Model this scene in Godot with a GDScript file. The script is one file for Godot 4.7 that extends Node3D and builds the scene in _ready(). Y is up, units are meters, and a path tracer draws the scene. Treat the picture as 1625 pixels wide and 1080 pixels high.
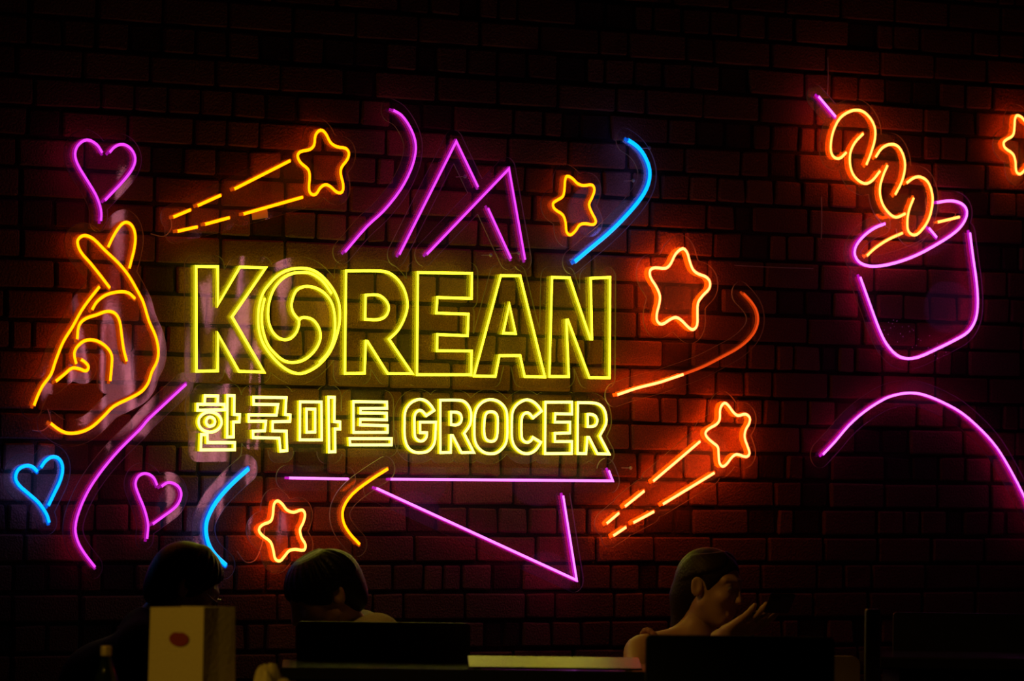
extends Node3D
# A dark food hall at night: neon shapes on clear acrylic boards on a brick wall, three people at tables below.
# The neon wall is the plane z = 0 and runs along x; the hall lies towards +z.

# tube paths on the wall, in metres: a mode (o open, c closed, s open and smooth, r closed and smooth), then x, y of each bend
const PATHS := {
	"heart_top": [["s", [-1.509, 2.201, -1.527, 2.222, -1.560, 2.234, -1.589, 2.219, -1.600, 2.194, -1.591, 2.166, -1.561, 2.126, -1.530, 2.086, -1.515, 2.057, -1.509, 2.033, -1.510, 2.012]], ["s", [-1.485, 2.202, -1.465, 2.220, -1.438, 2.227, -1.411, 2.215, -1.397, 2.191, -1.404, 2.164, -1.431, 2.131, -1.466, 2.098, -1.498, 2.069]]],
	"hand": [["s", [-1.479, 1.828, -1.509, 1.859, -1.545, 1.894, -1.578, 1.924, -1.590, 1.951, -1.581, 1.965, -1.561, 1.970, -1.534, 1.960, -1.498, 1.932, -1.450, 1.897, -1.414, 1.862, -1.377, 1.811, -1.364, 1.790, -1.344, 1.739, -1.321, 1.698, -1.311, 1.661, -1.314, 1.630, -1.332, 1.598, -1.344, 1.567, -1.366, 1.543, -1.404, 1.524, -1.460, 1.500, -1.492, 1.473, -1.529, 1.444, -1.566, 1.428, -1.610, 1.423, -1.641, 1.432, -1.671, 1.450]], ["s", [-1.487, 1.940, -1.469, 1.972, -1.446, 2.002, -1.426, 2.012, -1.405, 2.001, -1.395, 1.974, -1.398, 1.940, -1.406, 1.911, -1.414, 1.884]], ["s", [-1.514, 1.830, -1.541, 1.801, -1.572, 1.764, -1.603, 1.716, -1.633, 1.674, -1.657, 1.622, -1.672, 1.584, -1.699, 1.552, -1.714, 1.526, -1.727, 1.497]], ["s", [-1.538, 1.765, -1.522, 1.788, -1.491, 1.808, -1.447, 1.818, -1.416, 1.816, -1.393, 1.801]], ["s", [-1.586, 1.683, -1.581, 1.720, -1.562, 1.739, -1.522, 1.752, -1.484, 1.763, -1.459, 1.757, -1.444, 1.736, -1.436, 1.695, -1.429, 1.659, -1.418, 1.626]], ["s", [-1.588, 1.615, -1.595, 1.644, -1.583, 1.665, -1.555, 1.681, -1.520, 1.680, -1.485, 1.662, -1.469, 1.640, -1.469, 1.611, -1.473, 1.570]], ["s", [-1.656, 1.565, -1.625, 1.587, -1.601, 1.603, -1.575, 1.601, -1.555, 1.596, -1.547, 1.607, -1.557, 1.619, -1.573, 1.628]]],
	"shoot_left": [["r", [-0.754, 2.300, -0.736, 2.291, -0.718, 2.266, -0.694, 2.255, -0.664, 2.252, -0.652, 2.240, -0.657, 2.221, -0.678, 2.196, -0.680, 2.177, -0.671, 2.149, -0.674, 2.127, -0.692, 2.125, -0.716, 2.140, -0.734, 2.145, -0.752, 2.136, -0.769, 2.116, -0.787, 2.118, -0.793, 2.134, -0.791, 2.167, -0.797, 2.186, -0.824, 2.204, -0.835, 2.223, -0.825, 2.235, -0.792, 2.243, -0.777, 2.256, -0.772, 2.285]], ["o", [-0.861, 2.208, -1.057, 2.119]], ["o", [-1.103, 2.100, -1.184, 2.067]], ["o", [-1.207, 2.055, -1.267, 2.032]], ["o", [-0.815, 2.106, -1.024, 2.050]], ["o", [-1.072, 2.038, -1.157, 2.016]], ["o", [-1.183, 2.008, -1.252, 1.993]]],
	"arc_top": [["s", [-0.493, 2.369, -0.462, 2.356, -0.431, 2.324, -0.411, 2.286, -0.409, 2.249, -0.425, 2.200, -0.462, 2.141, -0.522, 2.078, -0.582, 2.031, -0.660, 1.955]]],
	"mountain": [["o", [-0.463, 1.954, -0.259, 2.290, -0.176, 2.161]], ["o", [-0.363, 1.958, -0.061, 2.219, 0.004, 1.955]], ["o", [-0.138, 2.101, -0.049, 1.957]]],
	"star_small": [["r", [0.159, 2.207, 0.180, 2.201, 0.200, 2.187, 0.224, 2.182, 0.256, 2.185, 0.265, 2.171, 0.255, 2.146, 0.245, 2.127, 0.255, 2.105, 0.272, 2.078, 0.262, 2.068, 0.234, 2.070, 0.210, 2.065, 0.194, 2.047, 0.174, 2.034, 0.160, 2.043, 0.156, 2.070, 0.145, 2.092, 0.113, 2.109, 0.107, 2.124, 0.121, 2.134, 0.144, 2.147, 0.150, 2.169, 0.152, 2.194]]],
	"blue_top": [["s", [0.392, 2.324, 0.429, 2.306, 0.458, 2.279, 0.478, 2.239, 0.474, 2.198, 0.448, 2.156, 0.392, 2.101, 0.319, 2.042, 0.247, 1.993, 0.192, 1.955]]],
	"star_big": [["r", [0.613, 2.009, 0.630, 1.998, 0.640, 1.974, 0.654, 1.948, 0.673, 1.936, 0.706, 1.927, 0.722, 1.913, 0.720, 1.893, 0.694, 1.870, 0.676, 1.848, 0.674, 1.816, 0.673, 1.781, 0.657, 1.767, 0.637, 1.775, 0.611, 1.794, 0.589, 1.802, 0.566, 1.795, 0.534, 1.780, 0.516, 1.789, 0.514, 1.811, 0.523, 1.841, 0.525, 1.865, 0.510, 1.892, 0.487, 1.920, 0.486, 1.940, 0.505, 1.948, 0.547, 1.948, 0.566, 1.962, 0.585, 1.992]]],
	"comet_bright": [["s", [0.362, 1.566, 0.441, 1.588, 0.530, 1.607, 0.620, 1.632]]],
	"comet_dim": [["s", [0.620, 1.632, 0.697, 1.656, 0.775, 1.688, 0.847, 1.721, 0.895, 1.757, 0.915, 1.792, 0.912, 1.827, 0.890, 1.856, 0.856, 1.882]]],
	"shoot_right": [["r", [0.786, 1.549, 0.804, 1.540, 0.821, 1.523, 0.841, 1.512, 0.870, 1.517, 0.888, 1.507, 0.887, 1.490, 0.873, 1.470, 0.869, 1.447, 0.882, 1.418, 0.889, 1.398, 0.876, 1.388, 0.839, 1.395, 0.820, 1.387, 0.800, 1.367, 0.783, 1.358, 0.770, 1.367, 0.765, 1.397, 0.762, 1.416, 0.744, 1.428, 0.721, 1.443, 0.712, 1.457, 0.724, 1.470, 0.756, 1.485, 0.768, 1.500, 0.770, 1.532]], ["o", [0.691, 1.432, 0.507, 1.310]], ["o", [0.473, 1.281, 0.398, 1.234]], ["o", [0.376, 1.215, 0.328, 1.183]], ["o", [0.749, 1.338, 0.546, 1.242]], ["o", [0.512, 1.220, 0.431, 1.186]], ["o", [0.404, 1.173, 0.354, 1.147]]],
	"skewer_stick": [["o", [1.150, 2.493, 1.222, 2.434]], ["o", [1.617, 2.108, 1.651, 2.080]]],
	"skewer_food": [["s", [1.268, 2.326, 1.238, 2.306, 1.211, 2.314, 1.203, 2.342, 1.213, 2.388, 1.240, 2.430, 1.282, 2.453, 1.321, 2.458, 1.356, 2.444, 1.384, 2.411, 1.386, 2.373, 1.369, 2.326, 1.351, 2.291]], ["s", [1.337, 2.387, 1.303, 2.358, 1.284, 2.323, 1.286, 2.282, 1.305, 2.252, 1.344, 2.234, 1.375, 2.243, 1.409, 2.275]], ["s", [1.389, 2.316, 1.416, 2.346, 1.455, 2.360, 1.487, 2.352, 1.509, 2.321, 1.513, 2.286, 1.500, 2.245, 1.473, 2.204]], ["s", [1.440, 2.294, 1.421, 2.259, 1.409, 2.218, 1.419, 2.178, 1.447, 2.148, 1.478, 2.135, 1.517, 2.148]], ["s", [1.520, 2.242, 1.551, 2.260, 1.579, 2.264, 1.611, 2.250, 1.629, 2.216, 1.631, 2.181, 1.616, 2.134, 1.585, 2.098, 1.558, 2.083, 1.532, 2.093, 1.526, 2.125, 1.533, 2.160, 1.552, 2.198]]],
	"cup_rim": [["s", [1.651, 2.188, 1.711, 2.196, 1.759, 2.189, 1.782, 2.167, 1.772, 2.134, 1.736, 2.101, 1.665, 2.063, 1.571, 2.022, 1.477, 1.994, 1.391, 1.981, 1.336, 1.989, 1.311, 2.013, 1.316, 2.042, 1.350, 2.075, 1.393, 2.100, 1.435, 2.114]]],
	"cup_broth": [["s", [1.360, 2.012, 1.397, 2.039, 1.452, 2.067, 1.509, 2.088]], ["s", [1.656, 2.127, 1.704, 2.137, 1.750, 2.147]]],
	"cup_body": [["s", [1.334, 1.947, 1.356, 1.904, 1.386, 1.845, 1.417, 1.787, 1.447, 1.744, 1.491, 1.710, 1.536, 1.700, 1.587, 1.707, 1.661, 1.733, 1.743, 1.765, 1.795, 1.791, 1.825, 1.830, 1.833, 1.880, 1.827, 1.945, 1.810, 2.027, 1.796, 2.100]]],
	"arch": [["s", [1.188, 1.398, 1.236, 1.437, 1.294, 1.489, 1.359, 1.533, 1.443, 1.574, 1.496, 1.588, 1.549, 1.594, 1.603, 1.590, 1.683, 1.569, 1.771, 1.535, 1.860, 1.480, 1.923, 1.429, 1.971, 1.375, 2.013, 1.321, 2.055, 1.262, 2.119, 1.168]]],
	"star_edge": [["r", [1.993, 2.476, 2.015, 2.471, 2.036, 2.455, 2.062, 2.450, 2.097, 2.454, 2.106, 2.439, 2.095, 2.412, 2.085, 2.392, 2.095, 2.369, 2.113, 2.340, 2.103, 2.329, 2.073, 2.331, 2.047, 2.326, 2.030, 2.306, 2.009, 2.292, 1.993, 2.301, 1.989, 2.331, 1.978, 2.354, 1.943, 2.372, 1.937, 2.388, 1.951, 2.399, 1.977, 2.413, 1.983, 2.436, 1.985, 2.463]]],
	"heart_blue": [["s", [-1.712, 1.317, -1.730, 1.330, -1.751, 1.332, -1.775, 1.321, -1.784, 1.299, -1.772, 1.279, -1.742, 1.257, -1.706, 1.231, -1.679, 1.199, -1.670, 1.177]], ["s", [-1.701, 1.327, -1.684, 1.347, -1.660, 1.358, -1.638, 1.350, -1.628, 1.328, -1.634, 1.296, -1.653, 1.260, -1.674, 1.223]]],
	"heart_low": [["s", [-1.308, 1.283, -1.321, 1.304, -1.346, 1.315, -1.371, 1.308, -1.382, 1.287, -1.373, 1.260, -1.353, 1.222, -1.341, 1.190, -1.337, 1.167, -1.340, 1.133]], ["s", [-1.294, 1.279, -1.273, 1.290, -1.251, 1.288, -1.231, 1.275, -1.225, 1.254, -1.239, 1.227, -1.272, 1.204, -1.322, 1.174]]],
	"arc_long": [["s", [-1.214, 1.566, -1.339, 1.468, -1.368, 1.439, -1.436, 1.382, -1.490, 1.329, -1.538, 1.270, -1.570, 1.211, -1.583, 1.162, -1.574, 1.126, -1.552, 1.094, -1.515, 1.055]]],
	"blue_low": [["s", [-0.992, 1.332, -1.053, 1.286, -1.104, 1.237, -1.134, 1.187, -1.137, 1.150, -1.124, 1.113, -1.101, 1.086, -1.066, 1.060]]],
	"star_low": [["r", [-0.889, 1.242, -0.872, 1.233, -0.856, 1.217, -0.831, 1.210, -0.802, 1.217, -0.791, 1.205, -0.797, 1.181, -0.808, 1.161, -0.802, 1.138, -0.788, 1.118, -0.793, 1.103, -0.821, 1.105, -0.845, 1.101, -0.862, 1.085, -0.878, 1.072, -0.894, 1.078, -0.901, 1.101, -0.912, 1.126, -0.941, 1.144, -0.953, 1.160, -0.941, 1.174, -0.913, 1.184, -0.905, 1.200, -0.901, 1.233]]],
	"orange_arc": [["s", [-0.494, 1.338, -0.557, 1.305, -0.620, 1.265, -0.652, 1.225, -0.652, 1.188, -0.630, 1.155, -0.592, 1.122]]],
	"triangle": [["o", [-0.849, 1.308, -0.637, 1.307]], ["o", [-0.485, 1.308, 0.350, 1.311, 0.334, 1.342]], ["o", [-0.536, 1.282, 0.216, 1.017, 0.160, 1.266]]],
}
const KOREAN := [
	[["c", [-1.185, 1.897, -1.110, 1.899, -1.108, 1.791, -1.033, 1.900, -0.942, 1.901, -1.058, 1.759, -0.943, 1.606, -1.031, 1.606, -1.106, 1.710, -1.105, 1.606, -1.179, 1.603]]],
	[["r", [-0.818, 1.904, -0.785, 1.902, -0.752, 1.890, -0.722, 1.868, -0.696, 1.840, -0.681, 1.812, -0.676, 1.779, -0.678, 1.746, -0.690, 1.705, -0.710, 1.668, -0.739, 1.638, -0.772, 1.617, -0.813, 1.604, -0.851, 1.610, -0.888, 1.629, -0.922, 1.657, -0.949, 1.689, -0.963, 1.725, -0.966, 1.761, -0.963, 1.794, -0.951, 1.828, -0.929, 1.855, -0.897, 1.882, -0.860, 1.898]], ["s", [-0.707, 1.835, -0.730, 1.861, -0.756, 1.880, -0.785, 1.891, -0.814, 1.892, -0.851, 1.887, -0.884, 1.871, -0.912, 1.842, -0.928, 1.805, -0.932, 1.772, -0.927, 1.743, -0.914, 1.720, -0.893, 1.704, -0.869, 1.699, -0.848, 1.705, -0.830, 1.722, -0.822, 1.742, -0.822, 1.755]], ["s", [-0.822, 1.757, -0.841, 1.775, -0.849, 1.794, -0.846, 1.814, -0.834, 1.838, -0.813, 1.850, -0.788, 1.853, -0.759, 1.848, -0.730, 1.834, -0.708, 1.812, -0.697, 1.785, -0.693, 1.755, -0.694, 1.722, -0.704, 1.688, -0.722, 1.660, -0.749, 1.636]], ["s", [-0.822, 1.755, -0.812, 1.763, -0.793, 1.764, -0.770, 1.757, -0.751, 1.737, -0.744, 1.714, -0.750, 1.691, -0.768, 1.667, -0.797, 1.646, -0.830, 1.636, -0.868, 1.638, -0.901, 1.656, -0.930, 1.683, -0.946, 1.716, -0.953, 1.748, -0.952, 1.782, -0.944, 1.815]]],
	[["c", [-0.656, 1.901, -0.532, 1.905, -0.498, 1.900, -0.465, 1.880, -0.442, 1.851, -0.431, 1.813, -0.438, 1.780, -0.463, 1.738, -0.497, 1.710, -0.410, 1.613, -0.500, 1.611, -0.575, 1.702, -0.581, 1.702, -0.584, 1.610, -0.655, 1.608]], ["c", [-0.584, 1.834, -0.540, 1.836, -0.515, 1.825, -0.501, 1.808, -0.501, 1.790, -0.514, 1.773, -0.539, 1.765, -0.585, 1.765]]],
	[["c", [-0.395, 1.905, -0.195, 1.909, -0.195, 1.836, -0.322, 1.835, -0.325, 1.790, -0.206, 1.790, -0.208, 1.727, -0.320, 1.728, -0.321, 1.681, -0.192, 1.683, -0.193, 1.614, -0.393, 1.610]]],
	[["c", [-0.087, 1.906, -0.014, 1.908, 0.085, 1.613, 0.008, 1.613, -0.010, 1.674, -0.088, 1.672, -0.102, 1.611, -0.182, 1.611]], ["c", [-0.053, 1.823, -0.028, 1.738, -0.075, 1.738]]],
	[["c", [0.107, 1.907, 0.174, 1.908, 0.257, 1.729, 0.263, 1.729, 0.255, 1.909, 0.330, 1.914, 0.333, 1.616, 0.255, 1.615, 0.170, 1.783, 0.164, 1.782, 0.176, 1.616, 0.102, 1.615]]],
]
const HANGUL := [
	[["o", [-1.149, 1.513, -1.148, 1.535, -1.103, 1.535, -1.104, 1.514]], ["c", [-1.173, 1.511, -1.080, 1.512, -1.077, 1.497, -1.173, 1.494]], ["r", [-1.089, 1.462, -1.093, 1.450, -1.104, 1.440, -1.120, 1.434, -1.138, 1.434, -1.154, 1.439, -1.165, 1.449, -1.169, 1.461, -1.166, 1.473, -1.155, 1.483, -1.139, 1.489, -1.121, 1.489, -1.105, 1.484, -1.094, 1.475]], ["r", [-1.112, 1.463, -1.115, 1.455, -1.123, 1.451, -1.132, 1.450, -1.140, 1.455, -1.143, 1.462, -1.140, 1.470, -1.133, 1.475, -1.123, 1.475, -1.115, 1.470]], ["c", [-1.070, 1.537, -1.046, 1.537, -1.046, 1.484, -1.026, 1.484, -1.027, 1.464, -1.048, 1.463, -1.047, 1.421, -1.069, 1.420]], ["c", [-1.159, 1.426, -1.138, 1.426, -1.137, 1.404, -1.042, 1.405, -1.042, 1.385, -1.160, 1.383]]],
	[["c", [-0.979, 1.534, -0.863, 1.535, -0.866, 1.487, -0.848, 1.486, -0.849, 1.468, -0.910, 1.466, -0.910, 1.440, -0.861, 1.440, -0.858, 1.385, -0.881, 1.383, -0.886, 1.420, -0.978, 1.420, -0.979, 1.438, -0.937, 1.440, -0.934, 1.467, -0.994, 1.466, -0.995, 1.484, -0.897, 1.485, -0.892, 1.515, -0.978, 1.514]]],
	[["c", [-0.814, 1.524, -0.738, 1.525, -0.735, 1.417, -0.813, 1.416]], ["c", [-0.791, 1.504, -0.760, 1.504, -0.759, 1.439, -0.789, 1.438]], ["c", [-0.713, 1.539, -0.691, 1.539, -0.691, 1.470, -0.670, 1.469, -0.670, 1.449, -0.688, 1.449, -0.686, 1.384, -0.708, 1.383]]],
	[["c", [-0.623, 1.528, -0.502, 1.529, -0.501, 1.511, -0.597, 1.509, -0.597, 1.496, -0.502, 1.497, -0.501, 1.478, -0.597, 1.478, -0.598, 1.462, -0.498, 1.461, -0.498, 1.442, -0.621, 1.440]], ["c", [-0.635, 1.422, -0.483, 1.424, -0.483, 1.406, -0.633, 1.404]]],
]
const GROCER := [
	[["c", [-0.328, 1.508, -0.340, 1.522, -0.357, 1.534, -0.378, 1.539, -0.400, 1.535, -0.418, 1.525, -0.431, 1.510, -0.436, 1.493, -0.436, 1.472, -0.436, 1.447, -0.434, 1.426, -0.427, 1.407, -0.415, 1.394, -0.396, 1.386, -0.376, 1.385, -0.354, 1.388, -0.337, 1.398, -0.326, 1.413, -0.323, 1.430, -0.322, 1.451, -0.321, 1.474, -0.380, 1.473, -0.379, 1.443, -0.354, 1.443, -0.355, 1.431, -0.363, 1.422, -0.376, 1.418, -0.388, 1.422, -0.397, 1.431, -0.399, 1.446, -0.400, 1.471, -0.400, 1.488, -0.395, 1.500, -0.383, 1.507, -0.372, 1.505, -0.364, 1.499, -0.357, 1.492]]],
	[["c", [-0.306, 1.538, -0.235, 1.539, -0.216, 1.535, -0.201, 1.523, -0.192, 1.506, -0.191, 1.485, -0.196, 1.467, -0.216, 1.443, -0.179, 1.388, -0.225, 1.387, -0.258, 1.436, -0.265, 1.436, -0.265, 1.387, -0.303, 1.386]], ["c", [-0.266, 1.504, -0.247, 1.504, -0.234, 1.501, -0.227, 1.492, -0.227, 1.480, -0.234, 1.471, -0.247, 1.467, -0.265, 1.468]]],
	[["r", [-0.119, 1.543, -0.095, 1.540, -0.075, 1.530, -0.061, 1.515, -0.056, 1.495, -0.055, 1.468, -0.055, 1.438, -0.060, 1.416, -0.075, 1.399, -0.094, 1.388, -0.116, 1.385, -0.138, 1.388, -0.157, 1.398, -0.171, 1.413, -0.177, 1.432, -0.178, 1.462, -0.177, 1.493, -0.171, 1.513, -0.159, 1.528, -0.140, 1.539]], ["r", [-0.115, 1.508, -0.100, 1.504, -0.092, 1.493, -0.091, 1.463, -0.093, 1.437, -0.100, 1.425, -0.116, 1.421, -0.132, 1.426, -0.140, 1.439, -0.142, 1.462, -0.139, 1.492, -0.132, 1.504]]],
	[["c", [0.074, 1.513, 0.060, 1.528, 0.041, 1.540, 0.018, 1.545, -0.004, 1.539, -0.023, 1.527, -0.035, 1.510, -0.038, 1.487, -0.038, 1.462, -0.037, 1.434, -0.030, 1.413, -0.015, 1.398, 0.004, 1.389, 0.024, 1.387, 0.043, 1.392, 0.059, 1.403, 0.073, 1.421, 0.042, 1.435, 0.036, 1.426, 0.023, 1.420, 0.012, 1.422, 0.002, 1.430, -0.001, 1.443, -0.002, 1.464, -0.001, 1.488, 0.005, 1.501, 0.018, 1.507, 0.029, 1.504, 0.042, 1.492]]],
	[["c", [0.088, 1.539, 0.189, 1.541, 0.190, 1.506, 0.126, 1.506, 0.125, 1.481, 0.183, 1.482, 0.183, 1.450, 0.125, 1.448, 0.126, 1.424, 0.191, 1.425, 0.191, 1.390, 0.089, 1.388]]],
	[["c", [0.212, 1.540, 0.275, 1.540, 0.299, 1.534, 0.315, 1.520, 0.322, 1.499, 0.321, 1.478, 0.298, 1.443, 0.335, 1.390, 0.290, 1.390, 0.257, 1.438, 0.250, 1.438, 0.246, 1.390, 0.213, 1.390]], ["c", [0.250, 1.506, 0.267, 1.506, 0.281, 1.501, 0.288, 1.490, 0.284, 1.477, 0.272, 1.471, 0.251, 1.470]]],
]

# radiance of a tube's face, flanks and foot, and the share of the face's light that its lamps give
const YELLOW := {"face": [4.2, 3.7, 0.08], "side": [0.5, 0.42, 0.002], "back": [4.2, 3.3, 0.0], "share": 0.1}
const PALE := {"face": [4.4, 4.0, 0.5], "side": [0.9, 0.76, 0.0], "back": [2.6, 2.1, 0.0], "share": 0.1}
const AMBER := {"face": [3.6, 0.8, 0.0], "side": [0.45, 0.05, 0.0], "back": [5.0, 0.4, 0.0], "share": 0.15}
const HOT := {"face": [8.0, 1.1, 0.3], "side": [1.5, 0.1, 0.0], "back": [34.0, 2.3, 0.0], "share": 0.32}
const DIM := {"face": [0.8, 0.06, 0.005], "side": [0.35, 0.02, 0.0], "back": [0.5, 0.04, 0.0], "share": 0.4}
const FOOD := {"face": [4.0, 1.2, 0.2], "side": [0.9, 0.09, 0.0], "back": [15.0, 0.95, 0.0], "share": 0.22}
const MAGENTA := {"face": [1.0, 0.07, 1.05], "side": [0.3, 0.003, 0.26], "back": [2.8, 0.03, 0.6], "share": 0.22}
const ORCHID := {"face": [2.0, 0.36, 2.1], "side": [0.5, 0.004, 0.46], "back": [4.4, 0.04, 0.9], "share": 0.2}
const AZURE := {"face": [0.0, 0.66, 1.9], "side": [0.0, 0.09, 0.6], "back": [0.9, 0.8, 4.2], "share": 0.35}

const BOARD_Z := 0.036        # back of the acrylic boards
const BOARD_T := 0.005
const MM := Transform2D(Vector2(1000, 0), Vector2(0, 1000), Vector2.ZERO)   # outlines are offset in millimetres
const COURSE := 0.0838        # brick course and length
const LENGTH := 0.2275
const FIRST_BED := 0.0586     # height of the lowest bed joint

var M := {}
var rng := RandomNumberGenerator.new()
var used := {}


func _ready() -> void:
	# camera
	var cam := Camera3D.new()
	cam.name = "camera"
	cam.fov = 6.695
	cam.near = 0.1
	cam.far = 60.0
	cam.position = Vector3(-10.7586, 1.33, 13.28576)
	cam.basis = Basis.from_euler(Vector3(deg_to_rad(1.303), deg_to_rad(-39.0), deg_to_rad(0.755)), EULER_ORDER_YXZ)
	# a long lens focused on the wall: what stands nearer is a little soft
	var lens := CameraAttributesPhysical.new()
	lens.frustum_focal_length = 205.2
	lens.frustum_focus_distance = 16.7
	lens.frustum_near = 0.1
	lens.frustum_far = 60.0
	lens.exposure_aperture = 5.6
	cam.attributes = lens
	cam.fov = 6.695
	add_child(cam)
	cam.current = true
	# no daylight: a closed hall
	var env := Environment.new()
	env.background_mode = Environment.BG_COLOR
	env.background_color = Color.BLACK
	env.tonemap_mode = Environment.TONE_MAPPER_LINEAR
	env.tonemap_exposure = 1.0
	env.sdfgi_enabled = true
	env.ssao_enabled = true
	env.ssil_enabled = true
	var we := WorldEnvironment.new()
	we.name = "world_environment"
	we.environment = env
	add_child(we)
	rng.seed = 41
	materials()
	pendant_lamp("black cone pendant lamp lighting the paper bag from beyond the photo edge", Vector3(-5.6, 2.35, 3.1), Vector3(-3.05, 0.85, 2.6), 1.35, 15.0, lin(1.0, 0.62, 0.07))
	pendant_lamp("added black cone pendant lamp, unseen, boosting the sign light on the woman", Vector3(-2.7, 2.95, 1.15), Vector3(-0.5, 0.9, 1.3), 1.0, 18.0, lin(1.0, 0.5, 0.06))  # added lamp: strengthens the lettering's glow on the sitters
	hall()
	brick_wall()
	signs()
	furniture()
	people()
	small_things()


# ---------------------------------------------------------------- helpers

func numbered(called: String) -> String:
	if not used.has(called):
		used[called] = 0
		return called
	used[called] += 1
	return "%s_%03d" % [called, used[called]]


func thing(called: String, label: String, category: String, at := Vector3.ZERO, group := "") -> Node3D:
	var o := Node3D.new()
	o.name = numbered(called)
	o.position = at
	tag(o, label, category, group)
	add_child(o)
	return o


func tag(o: Node, label: String, category: String, group := "") -> void:
	o.set_meta("label", label)
	o.set_meta("category", category)
	if group:
		o.set_meta("group", group)


func part(called: String, mesh: Mesh, mats: Array, parent: Node, at := Vector3.ZERO) -> MeshInstance3D:
	var o := MeshInstance3D.new()
	o.name = called
	o.mesh = mesh
	for i in mats.size():
		o.set_surface_override_material(i, mats[i])
	o.position = at
	o.cast_shadow = GeometryInstance3D.SHADOW_CASTING_SETTING_ON
	parent.add_child(o, true)
	return o


func structure(called: String, mesh: Mesh, m: Material) -> MeshInstance3D:
	var o := part(called, mesh, [m], self)
	o.set_meta("kind", "structure")
	return o


func st_new() -> SurfaceTool:
	var st := SurfaceTool.new()
	st.begin(Mesh.PRIMITIVE_TRIANGLES)
	return st


func tri(st: SurfaceTool, a: Vector3, b: Vector3, c: Vector3, outward: Vector3) -> void:
	var n := (b - a).cross(c - a)
	if n.length_squared() < 1e-18:
		return
	if n.dot(outward) < 0.0:
		n = -n
		var t := b
		b = c
		c = t
	n = n.normalized()
	for p in [a, c, b]:      # clockwise seen from outside
		st.set_normal(n)
		st.add_vertex(p)


func quad(st: SurfaceTool, a: Vector3, b: Vector3, c: Vector3, d: Vector3, outward: Vector3) -> void:
	tri(st, a, b, c, outward)
	tri(st, a, c, d, outward)


func smooth_tri(st: SurfaceTool, p: Array, n: Array) -> void:
	var face: Vector3 = (p[1] - p[0]).cross(p[2] - p[0])
	var order := [0, 2, 1] if face.dot(n[0] + n[1] + n[2]) > 0.0 else [0, 1, 2]
	for i in order:
		st.set_normal(n[i])
		st.add_vertex(p[i])


# a box with chamfered edges; wobble moves its corners a little, as on a hand-made brick
func add_box(st: SurfaceTool, at: Vector3, size: Vector3, bevel := 0.003, turn := Basis.IDENTITY, wobble := 0.0) -> void:
	var h := size * 0.5
	var cs := {}
	for x in [-1, 1]:
		for y in [-1, 1]:
			for z in [-1, 1]:
				var k := Vector3(x, y, z)
				var j := Vector3(rng.randf_range(-1, 1), rng.randf_range(-1, 1), rng.randf_range(-1, 1)) * wobble
				cs[k] = [at + turn * (k * (h - Vector3(0, bevel, bevel)) + j), at + turn * (k * (h - Vector3(bevel, 0, bevel)) + j), at + turn * (k * (h - Vector3(bevel, bevel, 0)) + j)]
	var axes := [Vector3(1, 0, 0), Vector3(0, 1, 0), Vector3(0, 0, 1)]
	for a in 3:
		var u: Vector3 = axes[(a + 1) % 3]
		var v: Vector3 = axes[(a + 2) % 3]
		for s in [-1, 1]:
			var n: Vector3 = axes[a] * s
			quad(st, cs[n - u - v][a], cs[n + u - v][a], cs[n + u + v][a], cs[n - u + v][a], turn * n)
		if bevel > 0.0:
			for s in [-1, 1]:
				for t in [-1, 1]:   # the edge along axis a between the faces u*s and v*t
					var e: Vector3 = u * s + v * t
					var au := (a + 1) % 3
					var av := (a + 2) % 3
					quad(st, cs[e - axes[a]][au], cs[e + axes[a]][au], cs[e + axes[a]][av], cs[e - axes[a]][av], turn * e)
	if bevel > 0.0:
		for k in cs:
			tri(st, cs[k][0], cs[k][1], cs[k][2], turn * k)


func box(size: Vector3, bevel := 0.003, at := Vector3.ZERO, turn := Basis.IDENTITY) -> ArrayMesh:
	var st := st_new()
	add_box(st, at, size, bevel, turn)
	return st.commit()


# profile: (radius, height) from bottom to top, turned round the y axis
func add_lathe(st: SurfaceTool, profile: Array, at := Vector3.ZERO, steps := 24, turn := Basis.IDENTITY) -> void:
	var ns := []
	for i in profile.size():
		var d: Vector2 = profile[mini(i + 1, profile.size() - 1)] - profile[maxi(i - 1, 0)]
		ns.append(Vector2(d.y, -d.x).normalized())
	for i in profile.size() - 1:
		for k in steps:
			var q := []
			var n := []
			for c in [[i, k], [i, k + 1], [i + 1, k + 1], [i + 1, k]]:
				var w: float = TAU * c[1] / steps
				var r: Vector2 = profile[c[0]]
				q.append(at + turn * Vector3(r.x * cos(w), r.y, r.x * sin(w)))
				n.append(turn * Vector3(ns[c[0]].x * cos(w), ns[c[0]].y, ns[c[0]].x * sin(w)))
			smooth_tri(st, [q[0], q[1], q[2]], [n[0], n[1], n[2]])
			smooth_tri(st, [q[0], q[2], q[3]], [n[0], n[2], n[3]])


func add_tube(st: SurfaceTool, path: Array, r: float, sides := 8) -> void:
	for i in path.size() - 1:
		var a: Vector3 = path[i]
		var b: Vector3 = path[i + 1]
		var ta: Vector3 = (path[i + 1] - path[maxi(i - 1, 0)]).normalized()
		var tb: Vector3 = (path[mini(i + 2, path.size() - 1)] - path[i]).normalized()
		for k in sides:
			var p := []
			var n := []
			for c in [[a, ta, k], [a, ta, k + 1], [b, tb, k + 1], [b, tb, k]]:
				var u: Vector3 = c[1].cross(Vector3(0.31, 0.23, 0.92)).normalized()
				var v: Vector3 = c[1].cross(u)
				var w: float = TAU * c[2] / sides
				n.append(u * cos(w) + v * sin(w))
				p.append(c[0] + n[-1] * r)
			smooth_tri(st, [p[0], p[1], p[2]], [n[0], n[1], n[2]])
			smooth_tri(st, [p[0], p[2], p[3]], [n[0], n[2], n[3]])


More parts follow.
